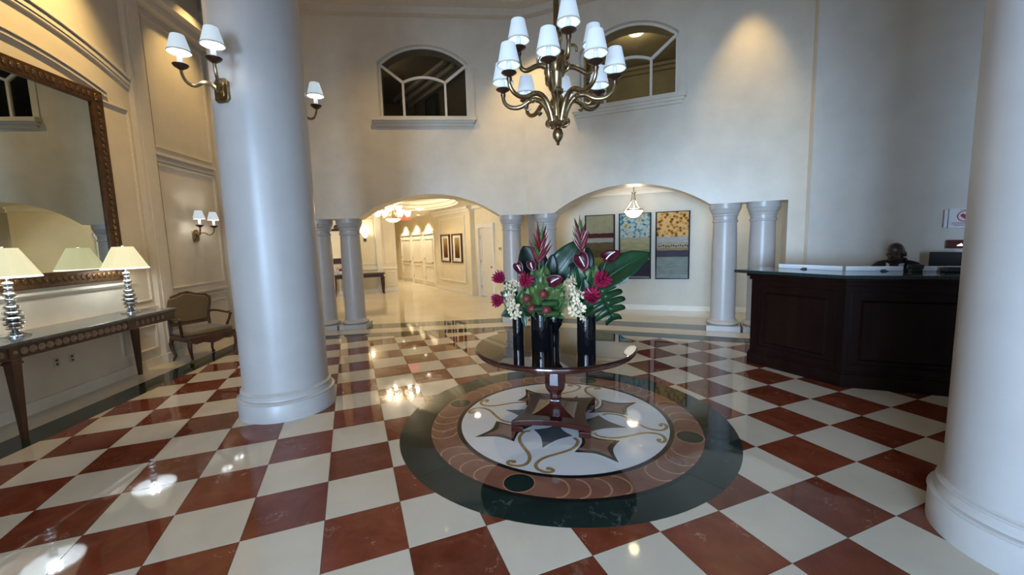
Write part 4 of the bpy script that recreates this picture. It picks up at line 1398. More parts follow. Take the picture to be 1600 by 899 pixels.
def fern(label, vs, base, tip, width):
    t = thing('fern_frond', label, 'leaf', (0, 0, 0), 0, 'fern fronds')
    mt, L = frame_m(base, tip, (0, -1, 0.4))
    mb = MB()
    n = 18
    for i in range(n):
        u = (i + 0.5) / n
        w = width * math.sin(PI * (0.12 + 0.85 * u)) + 0.006
        for s in (-1, 1):
            x = u * L
            zz = -0.05 * L * (2 * u - 1) ** 2
            mb.raw([(x - 0.010, 0, zz), (x - 0.006 + w * 0.30, s * w * 0.50, zz + 0.010), (x + w * 0.75, s * w, zz - 0.006), (x + 0.016 + w * 0.35, s * w * 0.5, zz)], [(0, 1, 2, 3)])
    obj('leaflets', mb.move(mt), 'fern', t, smooth=False, kind='stuff')
    obj('stem', MB().tube(stem_pts(vs, base) + [tuple(mt @ Vector((L * 0.5, 0, 0))), tuple(mt @ Vector((L * 0.97, 0, -0.04 * L)))], [0.004] * 9 + [0.003, 0.001], 6), 'stem', t)
    return t


def monstera(label, vs, base, tip, width):
    t = thing('monstera_leaf', label, 'leaf', (0, 0, 0), 0, 'leaves in the flower arrangement')
    mt, L = frame_m(base, tip, (-0.1, -1, 0.25))
    mb = MB()
    hw = width / 2
    prof = lambda u: hw * (math.sin(PI * min(1, 0.13 + 0.87 * u) ** 0.85) ** 0.6)
    bulge = lambda x, y: 0.12 * L * (1 - (2 * x / L - 0.8) ** 2) - 0.35 * y * y / hw
    N = 5
    for s in (-1, 1):
        for k in range(N):
            u0, u1 = k / N, (k + 1) / N
            gap = 0.13 / N
            cols_ = []
            for j in range(7):
                q = j / 6
                g = 0 if q < 0.36 else gap * (q - 0.36) / 0.64 * 1.25
                xs0, xs1 = (u0 + g * 0.5) * L, (u1 - g * 0.9) * L
                um = (u0 + u1) / 2
                y = s * q * prof(um) * (1 if q < 0.99 else 0.96)
                sweep = q * q * 0.10 * L * (0.3 + um)
                if q > 0.9:
                    mid = (xs0 + xs1) / 2
                    xs0, xs1 = mid + (xs0 - mid) * 0.55, mid + (xs1 - mid) * 0.55
                cols_.append(((xs0 + sweep, y, bulge(xs0, y)), (xs1 + sweep, y, bulge(xs1, y))))
            v = [p for c in cols_ for p in c]
            mb.raw(v, [(2 * j, 2 * j + 1, 2 * j + 3, 2 * j + 2) for j in range(6)])
    o = obj('blade', mb.move(mt), 'leaf', t)
    sd = o.modifiers.new('thickness', 'SOLIDIFY')
    sd.thickness = 0.002
    sd.offset = 0
    obj('midrib', MB().tube([mt @ Vector((L * u, 0, bulge(L * u, 0) + 0.002)) for u in [i / 8 for i in range(9)]], [0.005 * (1 - 0.6 * i / 8) for i in range(9)], 6), 'leaf2', t)
    obj('stem', MB().tube(stem_pts(vs, base), 0.005, 6), 'stem', t)
    return t


heliconia('tall red heliconia with spiky bracts above the wide black vase', VC, (0.245, 3.60, 1.50), (0.268, 3.60, 1.85))
heliconia('tall red heliconia with green sheaths above the vase with the monstera leaf', VR, (0.60, 3.47, 1.60), (0.575, 3.49, 1.875))
leaf('dark_leaf', 'blackish green round leaf behind the heliconia over the wide vase', VC, (0.25, 3.66, 1.38), (0.11, 3.67, 1.66), 0.27, 'leaf_dark', droop=0.06)
leaf('dark_leaf', 'blackish green leaf between the two heliconias, beside the wide green leaf', VC, (0.33, 3.60, 1.36), (0.36, 3.56, 1.58), 0.12, 'leaf_dark')
leaf('dark_leaf', 'blackish green upright leaf behind the purple anthurium', VR, (0.645, 3.50, 1.40), (0.665, 3.52, 1.64), 0.11, 'leaf_dark')
leaf('dark_leaf', 'blackish green leaf drooping beneath the purple anthurium', VR, (0.56, 3.46, 1.50), (0.50, 3.44, 1.40), 0.12, 'leaf_dark')
leaf('banana_leaf', 'broad deep green leaf reaching up between the two heliconias', VC, (0.33, 3.63, 1.31), (0.63, 3.60, 1.71), 0.25, 'leaf', ripple=0.06)
leaf('banana_leaf', 'big pointed deep green leaf reaching out over the monstera leaf', VR, (0.67, 3.42, 1.30), (1.135, 3.34, 1.60), 0.27, 'leaf', up=(0.2, -0.7, 0.75), ripple=0.08)
monstera('split monstera leaf hanging over the side of the table vase', VR, (0.715, 3.37, 1.30), (0.83, 3.32, 1.03), 0.36)
leaf('dark_leaf', 'dark leaf curling under the orchids of the slim vase', VL, (0.01, 3.55, 1.20), (-0.10, 3.52, 1.27), 0.09, 'leaf')
leaf('dark_leaf', 'dark leaf drooping lowest beside the slim vase', VL, (0.02, 3.58, 1.09), (-0.10, 3.54, 1.06), 0.085, 'leaf')
leaf('dark_leaf', 'dark leaf hanging at the edge of the slim vase, toward the wide vase', VL, (0.08, 3.58, 1.12), (0.11, 3.53, 0.94), 0.05, 'leaf')
leaf('dark_leaf', 'dark leaf curving around the orchids of the vase with the monstera leaf', VR, (0.55, 3.40, 1.07), (0.475, 3.36, 1.25), 0.08, 'leaf')
leaf('dark_leaf', 'dark leaf folded under the magenta ginger beside the monstera leaf', VR, (0.64, 3.39, 1.08), (0.60, 3.34, 1.20), 0.10, 'leaf')
for k, (x, z, l) in enumerate(((0.315, 1.165, 'rolled green leaf band highest on the wide vase'), (0.245, 1.12, 'rolled dark leaf band in the middle of the wide vase'), (0.325, 1.075, 'rolled green leaf band lowest on the wide vase'))):
    t = thing('rolled_leaf', l, 'leaf', (x, 3.46, z), 0.15, 'rolled leaves')
    obj('roll', MB().tube([(-0.065, 0, 0), (0, -0.006, 0.003), (0.065, 0, 0)], 0.028, 14), 'leaf2' if k != 1 else 'leaf', t)
    obj('wrap_edge', MB().tube([(-0.066, -0.02, 0.021), (0.066, -0.02, 0.021)], 0.003, 6), 'leaf', t)
    obj('stem', MB().tube([(0.06, 0, 0), (0.02, 0.08, -0.06), (VC[0] - x, 0.14, -0.2)], 0.004, 6), 'stem', t)
anthurium('dark maroon anthurium nearest the arcade column, above the slim vase', VL, (0.055, 3.50, 1.49), 0.09, (0.1, -1, 0.2))
anthurium('dark maroon anthurium with white spadix under the round dark leaf', VC, (0.17, 3.52, 1.505), 0.085, (-0.3, -1, 0.1))
anthurium('maroon anthurium pointing sideways low over the wide vase', VC, (0.345, 3.45, 1.355), 0.115, (0.8, -0.45, 0.45))
anthurium('purple anthurium below the heliconia with the green sheaths', VR, (0.575, 3.40, 1.545), 0.135, (-0.1, -1, 0.15))
anthurium('maroon anthurium pointing sideways above the big pointed leaf', VR, (0.80, 3.39, 1.545), 0.13, (0.75, -0.35, 0.6))
ginger('magenta ginger flower highest at the outer side of the slim vase', VL, (-0.105, 3.50, 1.395), (-0.6, -0.2, 0.55), 0.095)
ginger('magenta ginger flower between the slim vase and the wide vase', VL, (0.115, 3.45, 1.365), (0.35, -0.3, 0.8), 0.105)
ginger('magenta ginger flower lowest at the outer side of the slim vase', VL, (-0.125, 3.50, 1.20), (-0.9, -0.2, -0.1), 0.095)
ginger('magenta ginger flower just under the big pointed leaf', VR, (0.735, 3.34, 1.365), (0.5, -0.3, 0.6), 0.12)
ginger('magenta ginger flower next to the monstera leaf', VR, (0.655, 3.33, 1.235), (-0.1, -0.5, 0.6), 0.12)
orchid('spray of cream orchids spilling from the slim vase', VL, [(0.03, 3.55, 1.36), (-0.02, 3.52, 1.30), (-0.055, 3.50, 1.22), (-0.01, 3.50, 1.14), (0.0, 3.52, 1.08)], 17, 3)
orchid('spray of cream orchids spilling from the vase with the monstera leaf', VR, [(0.49, 3.38, 1.345), (0.50, 3.36, 1.28), (0.545, 3.34, 1.20), (0.53, 3.33, 1.14), (0.565, 3.34, 1.06)], 17, 5)
pincushion('rust pincushion flower nearest the orchids of the slim vase', VC, (0.122, 3.45, 1.215), 0.046)
pincushion('rust pincushion flower highest above the rolled leaves', VC, (0.265, 3.45, 1.25), 0.046)
pincushion('rust pincushion flower low at the rim of the wide vase', VC, (0.166, 3.46, 1.125), 0.046)
pincushion('rust pincushion flower between the rolled leaf bands', VC, (0.285, 3.425, 1.115), 0.046)
for b0, t0, w0, m0, vv, l in (
        ((0.22, 3.56, 1.12), (0.14, 3.50, 1.30), 0.10, 'leaf2', VC, 'mid green filler leaf behind the rust flower nearest the slim vase'),
        ((0.28, 3.56, 1.15), (0.30, 3.52, 1.42), 0.11, 'leaf', VC, 'deep green filler leaf upright at the centre of the wide vase'),
        ((0.21, 3.58, 1.20), (0.17, 3.55, 1.44), 0.11, 'leaf', VC, 'deep green filler leaf under the round dark leaf'),
        ((0.33, 3.54, 1.10), (0.42, 3.47, 1.22), 0.10, 'leaf2', VC, 'mid green filler leaf spreading beside the rolled leaf bands'),
        ((0.17, 3.54, 1.06), (0.08, 3.48, 1.14), 0.09, 'leaf', VC, 'deep green filler leaf low between the slim and wide vases'),
        ((0.04, 3.56, 1.12), (0.10, 3.50, 1.29), 0.09, 'leaf2', VL, 'mid green filler leaf beside the orchids of the slim vase'),
        ((0.03, 3.57, 1.20), (-0.06, 3.53, 1.36), 0.09, 'leaf', VL, 'deep green filler leaf behind the orchids of the slim vase'),
        ((0.62, 3.42, 1.12), (0.60, 3.37, 1.38), 0.12, 'leaf', VR, 'deep green filler leaf between the second orchids and the magenta ginger'),
        ((0.66, 3.42, 1.22), (0.70, 3.39, 1.50), 0.12, 'leaf2', VR, 'mid green filler leaf rising behind the upper magenta ginger'),
        ((0.60, 3.43, 1.28), (0.55, 3.40, 1.48), 0.10, 'leaf', VR, 'deep green filler leaf rising behind the second orchids')):
    leaf('filler_leaf', l, vv, b0, t0, w0, m0, fold=0.2)
FR = [((0.20, 3.58, 1.15), (0.13, 3.52, 1.36)), ((0.23, 3.57, 1.18), (0.20, 3.54, 1.46)), ((0.27, 3.56, 1.18), (0.29, 3.53, 1.48)), ((0.30, 3.56, 1.15), (0.37, 3.50, 1.36)),
      ((0.32, 3.56, 1.12), (0.44, 3.50, 1.32)), ((0.33, 3.55, 1.08), (0.455, 3.49, 1.20)), ((0.24, 3.55, 1.10), (0.23, 3.47, 1.33)), ((0.27, 3.54, 1.10), (0.33, 3.46, 1.30)), ((0.18, 3.56, 1.10), (0.10, 3.48, 1.26)), ((0.34, 3.56, 1.06), (0.43, 3.50, 1.09)), ((0.22, 3.53, 1.12), (0.15, 3.45, 1.30)), ((0.29, 3.53, 1.16), (0.27, 3.45, 1.40)), ((0.31, 3.53, 1.14), (0.41, 3.45, 1.27))]
WH = ['leaning toward the slim vase, high', 'upright under the red heliconia', 'upright nearest the broad leaf', 'leaning under the sideways anthurium', 'stretching toward the second orchid spray', 'spreading low beside the rolled leaves', 'at the centre front', 'just above the rolled leaves', 'low over the rust pincushion flowers', 'lowest, hanging beside the round bowl', 'foremost on the slim vase side', 'in front of the upright filler leaf', 'nearest the viewer under the sideways anthurium']
for (b0, t0), wd in zip(FR, WH):
    fern('yellow green fern frond of the wide vase, ' + wd, VC, b0, t0, 0.062)
for (b0, t0), wd in zip([((0.60, 3.44, 1.25), (0.53, 3.42, 1.42)), ((0.63, 3.44, 1.28), (0.61, 3.40, 1.47)), ((0.66, 3.43, 1.25), (0.66, 3.39, 1.44))], ['beside the upper orchids', 'under the purple anthurium', 'behind the magenta ginger']):
    fern('green fern frond of the vase with the monstera leaf, ' + wd, VR, b0, t0, 0.058)


# ------------------------------------------------------------------ mirror, console, lamps, armchair at the left wall
mr = thing('wall_mirror', 'tall mirror in a carved dark gilt frame above the console table', 'mirror', wlo(CW, 0, 1.34), AW)
x0, x1, z1 = -1.40, 1.40, 2.45
obj('glass', MB().box(x0 + 0.13, x1 - 0.13, -0.035, -0.01, 0.11, z1 - 0.13), 'mirror', mr, smooth=False)
fw = 0.165
for nm, pts in (('frame_rail', [(x0, 0), (x1, 0), (x1 - fw, fw), (x0 + fw, fw)]), ('frame_rail', [(x0, z1), (x0 + fw, z1 - fw), (x1 - fw, z1 - fw), (x1, z1)]),
                ('frame_stile', [(x0, 0), (x0 + fw, fw), (x0 + fw, z1 - fw), (x0, z1)]), ('frame_stile', [(x1, 0), (x1, z1), (x1 - fw, z1 - fw), (x1 - fw, fw)])):
    obj(nm, MB().prism_y(pts, -0.065, 0), 'gilt', mr, smooth=False, bevel=0.012)
lf = MB().ball((0, 0, 0), (0.013, 0.014, 0.038), 8, 6).ball((0.018, -0.002, 0.010), (0.008, 0.011, 0.028), 8, 6).ball((-0.016, -0.001, -0.008), (0.007, 0.009, 0.024), 8, 6)
leaf_me = lf.mesh('carved_leaf')
leaf_me.materials.append(M['gilt_hi'])
leaf_me.polygons.foreach_set('use_smooth', [True] * len(leaf_me.polygons))
for z in (0.083, z1 - 0.083):
    n = 34
    for k in range(n):
        o = obj('carved_leaf', leaf_me, 'gilt_hi', mr, loc=(x0 + 0.2 + (x1 - x0 - 0.4) * k / (n - 1), -0.066, z))
        o.rotation_euler = (0, 0.5 if k < n / 2 else -0.5, 0)
for x in (x0 + 0.083, x1 - 0.083):
    n = 26
    for k in range(n):
        o = obj('carved_leaf', leaf_me, 'gilt_hi', mr, loc=(x, -0.066, 0.22 + (z1 - 0.44) * k / (n - 1)))
        o.rotation_euler = (0, (0.9 if x > 0 else -0.9) + PI / 2, 0)
for x in (x0 + 0.083, x1 - 0.083):
    for z in (0.083, z1 - 0.083):
        obj('corner_rosette', MB().lathe([(0.05, 0), (0.045, 0.012), (0.02, 0.018), (0.016, 0.03), (0.002, 0.034)], 16).move(Matrix.Translation((x, -0.062, z)) @ Matrix.Rotation(PI / 2, 4, 'X')), 'gilt_hi', mr)

ct = thing('console_table', 'long carved walnut console table with grey stone top below the mirror', 'table', wlo(CW + 0.02, -0.335, 0), AW)
hl, hd_ = 1.425, 0.30
obj('stone_top', MB().prism([(-hl, -hd_), (hl, -hd_), (hl, hd_), (-hl, hd_)], 0.888, 0.918), 'stone_top', ct, smooth=False, bevel=0.006)
obj('apron', MB().box(-hl + 0.03, hl - 0.03, -hd_ + 0.03, hd_ - 0.02, 0.765, 0.888), 'walnut', ct, smooth=False, bevel=0.004)
obj('bead_strip', MB().box(-hl + 0.025, hl - 0.025, -hd_ + 0.018, -hd_ + 0.03, 0.765, 0.778).box(-hl + 0.025, hl - 0.025, -hd_ + 0.012, -hd_ + 0.03, 0.874, 0.888), 'walnut', ct, smooth=False)
LX = 0.64
oval = MB()
oval.lathe([(0.036, 0), (0.034, 0.008), (0.026, 0.010), (0.022, 0.004), (0.012, 0.004), (0.010, 0.010), (0.002, 0.011)], 14)
oval.move(Matrix.Rotation(PI / 2, 4, 'X'))
oval_me = oval.mesh('patera')
oval_me.materials.append(M['walnut_hi'])
n = 15
for k in range(n):
    obj('patera', oval_me, 'walnut_hi', ct, loc=(-LX + 0.085 + (2 * LX - 0.17) * k / (n - 1), -hd_ + 0.029, 0.825))
for side in (-1, 1):
    for k in range(6):
        o = obj('patera', oval_me, 'walnut_hi', ct, loc=(side * (LX + 0.10 + 0.085 * k), -hd_ + 0.029, 0.825))
        o.scale = (0.55, 1, 0.8)
    for k in range(6):
        o = obj('patera', oval_me, 'walnut_hi', ct, loc=(side * (hl - 0.031), -hd_ + 0.09 + 0.08 * k, 0.825), rz=side * PI / 2)
        o.scale = (0.55, 1, 0.8)
    for y in ((-hd_ + 0.055,) if side < 0 else ()):
        lg = obj('leg', MB().raw([(a * w, b_ * w, z) for w, z in ((0.019, 0.0), (0.040, 0.70), (0.040, 0.72)) for a, b_ in ((-1, -1), (1, -1), (1, 1), (-1, 1))],
                                  [(3, 2, 1, 0), (8, 9, 10, 11)] + [(i * 4 + k, i * 4 + (k + 1) % 4, i * 4 + 4 + (k + 1) % 4, i * 4 + 4 + k) for i in (0, 1) for k in range(4)]).move(Matrix.Translation((side * LX, y, 0))), 'walnut', ct, smooth=False, bevel=0.004)
        obj('leg_collar', MB().box(side * LX - 0.05, side * LX + 0.05, y - 0.05, y + 0.05, 0.715, 0.74).box(side * LX - 0.043, side * LX + 0.043, y - 0.043, y + 0.043, 0.74, 0.766), 'walnut', lg, smooth=False, bevel=0.004)
        if True:
            obj('leg_rosette', MB().lathe([(0.04, 0), (0.036, 0.012), (0.018, 0.014), (0.014, 0.024), (0.002, 0.026)], 14).move(Matrix.Translation((side * LX, -hd_ + 0.03, 0.825)) @ Matrix.Rotation(PI / 2, 4, 'X')), 'walnut_hi', lg)
            obj('leg_block', MB().box(side * LX - 0.045, side * LX + 0.045, -hd_ + 0.016, -hd_ + 0.06, 0.768, 0.886), 'walnut', lg, smooth=False, bevel=0.003)
    if side > 0:
        obj('apron_block', MB().box(LX - 0.045, LX + 0.045, -hd_ + 0.016, -hd_ + 0.06, 0.768, 0.886), 'walnut', ct, smooth=False, bevel=0.003)
    for y in (hd_ - 0.06,):
        obj('leg', MB().raw([(a * w, b_ * w, z) for w, z in ((0.019, 0.0), (0.036, 0.70), (0.036, 0.766)) for a, b_ in ((-1, -1), (1, -1), (1, 1), (-1, 1))],
                            [(3, 2, 1, 0), (8, 9, 10, 11)] + [(i * 4 + k, i * 4 + (k + 1) % 4, i * 4 + 4 + (k + 1) % 4, i * 4 + 4 + k) for i in (0, 1) for k in range(4)]).move(Matrix.Translation((side * (hl - 0.08), y, 0))), 'walnut', ct, smooth=False)


def table_lamp(loc, label):
    t = thing('table_lamp', label, 'lamp', loc, AW, 'lamps on the console')
    obj('foot', MB().lathe([(0.105, 0.0), (0.105, 0.014), (0.095, 0.022), (0.07, 0.026), (0.05, 0.04), (0.04, 0.05)], 32), 'silver', t)
    prof = [(0.035, 0.045)]
    for zc, r, hh in ((0.085, 0.062, 0.022), (0.13, 0.078, 0.026), (0.18, 0.085, 0.026), (0.232, 0.072, 0.026), (0.285, 0.060, 0.026), (0.345, 0.042, 0.034), (0.41, 0.050, 0.026), (0.465, 0.034, 0.026), (0.515, 0.042, 0.02)):
        for k in range(7):
            th_ = -PI / 2 + PI * k / 6
            prof.append((0.022 + (r - 0.022) * math.cos(th_), zc + hh * math.sin(th_)))
    prof += [(0.015, 0.54), (0.012, 0.62), (0.012, 0.70)]
    obj('turned_stem', MB().lathe(prof, 28), 'silver', t)
    wb_, wt = 0.238, 0.105
    sh = obj('shade', MB().lathe([(wb_, 0.585), (wt, 0.862)], 40, cap=False), 'shade_t', t)
    obj('lining', MB().lathe([(wb_ - 0.006, 0.586), (wt - 0.006, 0.861)], 40, cap=False), 'shade_t_in', sh)
    obj('trim_band', MB().lathe([(wb_ + 0.003, 0.577), (wb_ - 0.002, 0.594)], 40, cap=False), 'shade_t_in', sh)
    for k in range(8):
        a_ = 2 * PI * k / 8 + 0.2
        obj('seam', MB().tube([((wb_ + 0.0015) * math.cos(a_), (wb_ + 0.0015) * math.sin(a_), 0.594), ((wt + 0.0015) * math.cos(a_), (wt + 0.0015) * math.sin(a_), 0.860)], 0.0015, 4), 'shade_t', sh)
    obj('bulb', MB().ball((0, 0, 0.70), (0.03, 0.03, 0.045), 12, 8), 'shade_s_in', t)
    obj('pull_chain', MB().tube([(0.04, 0, 0.66), (0.045, 0, 0.575)], 0.002, 5).ball((0.045, 0, 0.57), 0.007, 8, 6), 'silver', t)
    obj('finial', MB().ball((0, 0, 0.875), 0.012, 8, 6).tube([(0, 0, 0.69), (0, 0, 0.87)], 0.004), 'silver', t)
    obj('harp', MB().tube([(-wt + 0.01, 0, 0.855), (wt - 0.01, 0, 0.855)], 0.003, 6), 'silver', t)
    lamp('POINT', 'table_lamp_bulb', (0, 0, 0.645), 10, (0.80, 0.92, 1.0), 0.05, parent=t)
    return t


table_lamp(wlo(-0.06, -0.30, 0.9185), 'silver turned table lamp with cream shade, cut by the photo edge')
table_lamp(wlo(1.31, -0.30, 0.9185), 'silver turned table lamp with cream shade on the console end near the armchair')

# armchair
ac = thing('armchair', 'carved walnut armchair in olive gold fabric beside the console table', 'chair', (-4.945, 6.385, 0), R(65.7))
obj('seat', MB().prism([(-0.33, -0.29), (-0.20, -0.31), (0.20, -0.31), (0.33, -0.29), (0.29, 0.25), (-0.29, 0.25)], 0.40, 0.50), 'uphol', ac, bevel=0.045)
obj('seat_rail', MB().prism([(-0.345, -0.30), (-0.2, -0.32), (0.2, -0.32), (0.345, -0.30), (0.30, 0.27), (-0.30, 0.27)], 0.335, 0.42), 'walnut', ac, bevel=0.012)
ap = [(-0.33, 0.345), (-0.25, 0.30), (-0.15, 0.315), (-0.06, 0.285), (0, 0.275), (0.06, 0.285), (0.15, 0.315), (0.25, 0.30), (0.33, 0.345)]
obj('carved_apron', MB().prism_y(ap, -0.318, -0.288), 'walnut', ac, smooth=False, bevel=0.004)


def cab_leg(x, y, sx, sy, top):
    pts = [(x, y, top), (x + sx * 0.022, y + sy * 0.022, top * 0.80), (x + sx * 0.012, y + sy * 0.012, top * 0.52), (x - sx * 0.012, y - sy * 0.012, top * 0.22), (x + sx * 0.004, y + sy * 0.004, 0.045), (x + sx * 0.022, y + sy * 0.022, 0.012)]
    out = []
    for k in range(len(pts) - 1):
        for t_ in range(3):
            out.append(tuple(pts[k][i] + (pts[k + 1][i] - pts[k][i]) * t_ / 3 for i in range(3)))
    out.append(pts[-1])
    rad = []
    for p in out:
        u = p[2] / top
        rad.append(0.017 + 0.022 * max(0, u - 0.15) ** 1.3 + (0.010 if u < 0.09 else 0))
    return MB().tube(out, rad, 10)


for x, y, sx, sy in ((-0.315, -0.285, -1, -1), (0.315, -0.285, 1, -1), (-0.275, 0.25, -1, 1), (0.275, 0.25, 1, 1)):
    obj('leg', cab_leg(x, y, sx, sy, 0.36), 'walnut', ac)
# camel back
outl = []
for k in range(25):
    u = -1 + 2 * k / 24
    xx = 0.325 * u
    zz = 1.035 - 0.085 * abs(u) ** 1.6 + 0.012 * math.cos(u * PI * 2)
    outl.append((xx, zz))
outl = [(-0.27, 0.56), (-0.285, 0.70), (-0.335, 0.86), (-0.345, 0.93)] + outl[1:-1] + [(0.345, 0.93), (0.335, 0.86), (0.285, 0.70), (0.27, 0.56)]
tilt = Matrix.Translation((0, 0.25, 0.45)) @ Matrix.Rotation(R(-10), 4, 'X') @ Matrix.Translation((0, 0, -0.45))
obj('backrest', MB().prism_y([(x * 0.93, 0.56 + (z - 0.56) * 0.955 + 0.012) for x, z in outl], -0.045, 0.035).move(tilt), 'uphol', ac, bevel=0.022)
obj('back_frame', MB().ribbon(outl + [outl[0], outl[1]], 0.05, -0.03, 0.03).move(tilt), 'walnut', ac, bevel=0.008)
obj('back_crest', MB().ball((0, -0.02, 1.045), (0.06, 0.028, 0.022), 12, 8).move(tilt), 'walnut', ac)
for sx in (-1, 1):
    obj('back_post', MB().tube([(sx * 0.275, 0.25, 0.35), (sx * 0.28, 0.262, 0.5), (sx * 0.285, 0.285, 0.66)], [0.026, 0.022, 0.022], 10), 'walnut', ac)
    pts = bez((sx * 0.30, 0.27, 0.70), (sx * 0.34, 0.15, 0.74), (sx * 0.38, 0.0, 0.665), (sx * 0.365, -0.16, 0.69), 10)
    obj('arm', MB().tube(pts + [(sx * 0.365, -0.185, 0.675), (sx * 0.362, -0.17, 0.65)], [0.018] * 9 + [0.02, 0.022, 0.022, 0.016], 10), 'walnut', ac)
    obj('arm_post', MB().tube(bez((sx * 0.36, -0.165, 0.67), (sx * 0.365, -0.17, 0.58), (sx * 0.32, -0.10, 0.52), (sx * 0.325, -0.10, 0.40), 10), [0.017 + 0.006 * k / 10 for k in range(11)], 10), 'walnut', ac)

# ------------------------------------------------------------------ reception desk
A_, B_, C_ = (3.15, 5.335), (3.60, 4.37), (4.42, 4.02)
aAB = math.atan2(B_[1] - A_[1], B_[0] - A_[0])
aBC = math.atan2(C_[1] - B_[1], C_[0] - B_[0])
E_ = (B_[0] + 2.5 * math.cos(aBC), B_[1] + 2.5 * math.sin(aBC))
LAB = math.hypot(B_[0] - A_[0], B_[1] - A_[1])


def off_corner(p, a1, a2, d):
    """corner between two faces (angles a1, a2), moved d inward"""
    n1, n2 = (-math.sin(a1), math.cos(a1)), (-math.sin(a2), math.cos(a2))
    c1 = p[0] * n1[0] + p[1] * n1[1] + d
    c2 = p[0] * n2[0] + p[1] * n2[1] + d
    det = n1[0] * n2[1] - n1[1] * n2[0]
    return ((c1 * n2[1] - c2 * n1[1]) / det, (n1[0] * c2 - n2[0] * c1) / det)


def desk_poly(d0, d1, e0=0.0, e1=0.0):
    a_out, a_in = W(A_, aAB, -e0, d0), W(A_, aAB, -e0, d1)
    e_out, e_in = W(E_, aBC, e1, d0), W(E_, aBC, e1, d1)
    return [a_out, off_corner(B_, aAB, aBC, d0), e_out, e_in, off_corner(B_, aAB, aBC, d1), a_in]


dk = thing('reception_desk', 'dark panelled angular reception desk with a polished green-black counter', 'desk', (0, 0, 0))
obj('body', MB().prism(desk_poly(0.0, 0.35), 0, 1.20), 'desk_wood', dk, smooth=False)
obj('base_moulding', MB().prism(desk_poly(-0.022, 0.3, 0.022, 0), 0, 0.15).prism(desk_poly(-0.012, 0.3, 0.012, 0), 0.15, 0.175), 'desk_wood', dk, smooth=False, bevel=0.004)
obj('cornice', MB().prism(desk_poly(-0.02, 0.3, 0.02, 0), 1.12, 1.165).prism(desk_poly(-0.045, 0.3, 0.045, 0), 1.165, 1.20), 'desk_wood', dk, smooth=False, bevel=0.004)
obj('counter_top', MB().prism(desk_poly(-0.085, 0.60, 0.20, 0.05), 1.20, 1.24), 'granite', dk, smooth=False, bevel=0.008)
obj('work_surface', MB().prism(desk_poly(0.34, 1.0, 0.0, 0), 0.74, 0.77), 'desk_wood', dk, smooth=False)


for o, a, rects in ((A_, aAB, [(0.09, LAB - 0.07)]), (B_, aBC, [(0.045, 1.18), (1.28, 2.42)])):
    for s0, s1 in rects:
        m_ = MB()
        frame_rect(m_, s0, s1, 0.235, 1.06, 0.028, 0.012)
        p = obj('panel_frame', m_, 'desk_wood', dk, smooth=False, loc=(*o, 0), rz=a)
        m_ = MB()
        q = 0.095
        m_.raw([(s0 + q, 0, 0.235 + q * 0.75), (s1 - q, 0, 0.235 + q * 0.75), (s1 - q, 0, 1.06 - q), (s0 + q, 0, 1.06 - q),
                (s0 + q + 0.02, -0.022, 0.255 + q * 0.75), (s1 - q - 0.02, -0.022, 0.255 + q * 0.75), (s1 - q - 0.02, -0.022, 1.04 - q), (s0 + q + 0.02, -0.022, 1.04 - q)],
               [(4, 5, 6, 7), (0, 1, 5, 4), (1, 2, 6, 5), (2, 3, 7, 6), (3, 0, 4, 7)])
        obj('raised_panel', m_, 'desk_wood', dk, smooth=False, loc=(*o, 0), rz=a)


def ledge(p, q, label, clip_u):
    a = math.atan2(q[1] - p[1], q[0] - p[0])
    L = math.hypot(q[0] - p[0], q[1] - p[1])
    t = thing('counter_divider', label, 'divider', (*p, 1.2402), a, 'white dividers on the counter')
    obj('panel', MB().box(0, L, -0.01, 0.01, 0.0, 0.055), 'paper', t, bevel=0.003)
    if clip_u:
        obj('clip_foot', MB().lathe([(0.036, 0.0), (0.036, 0.006), (0.02, 0.012)], 16, L * clip_u, -0.04).box(L * clip_u - 0.02, L * clip_u + 0.02, -0.04, 0.014, 0.0, 0.02), 'black', t)


ledge((3.62, 5.52), (3.93, 4.84), 'low white divider on the counter end nearest the arcade columns', 0.45)
ledge((3.95, 4.82), (4.42, 4.60), 'low white divider on the counter in front of the seated man', 0.66)
ledge((4.58, 4.55), (5.2, 4.28), 'low white divider on the counter toward the big column', 0)
ph = thing('desk_phone', 'small black device on the counter next to the seated man', 'phone', (4.46, 4.50, 1.2402), aBC)
obj('base', MB().box(-0.045, 0.045, -0.05, 0.05, 0, 0.03), 'black', ph, bevel=0.006)
obj('screen', MB().prism_y([(-0.07, 0.028), (0.07, 0.028), (0.08, 0.075), (-0.06, 0.075)], 0.0, 0.03), 'black', ph, bevel=0.005)
kb = thing('card_reader', 'flat black device on the counter by the big column', 'device', (4.72, 4.33, 1.2402), aBC)
obj('body', MB().box(-0.10, 0.30, -0.05, 0.07, 0, 0.05), 'black', kb, bevel=0.012)
obj('keypad', MB().box(-0.07, 0.25, -0.03, 0.05, 0.05, 0.054), 'bronze', kb)

# person behind the desk
PX, PY = 4.75, 5.03
ps = thing('person', 'bald person in a dark suit and white shirt, head bowed behind the desk', 'person', (PX, PY, 0.075), math.atan2(-0.52, -0.85) + PI / 2)


def blob(parts, voxel):
    mb_ = MB()
    for p in parts:
        if p[0] == 'b':
            mb_.ball(p[1], p[2], 16, 12)
        else:
            mb_.tube(p[1], p[2], 14)
    return mb_


def blob_obj(name, parts, voxel, mat, parent, it=6):
    o = obj(name, blob(parts, voxel), mat, parent)
    rm = o.modifiers.new('remesh', 'REMESH')
    rm.mode = 'VOXEL'
    rm.voxel_size = voxel
    rm.use_smooth_shade = True
    sm = o.modifiers.new('smooth', 'SMOOTH')
    sm.factor = 0.5
    sm.iterations = it
    return o


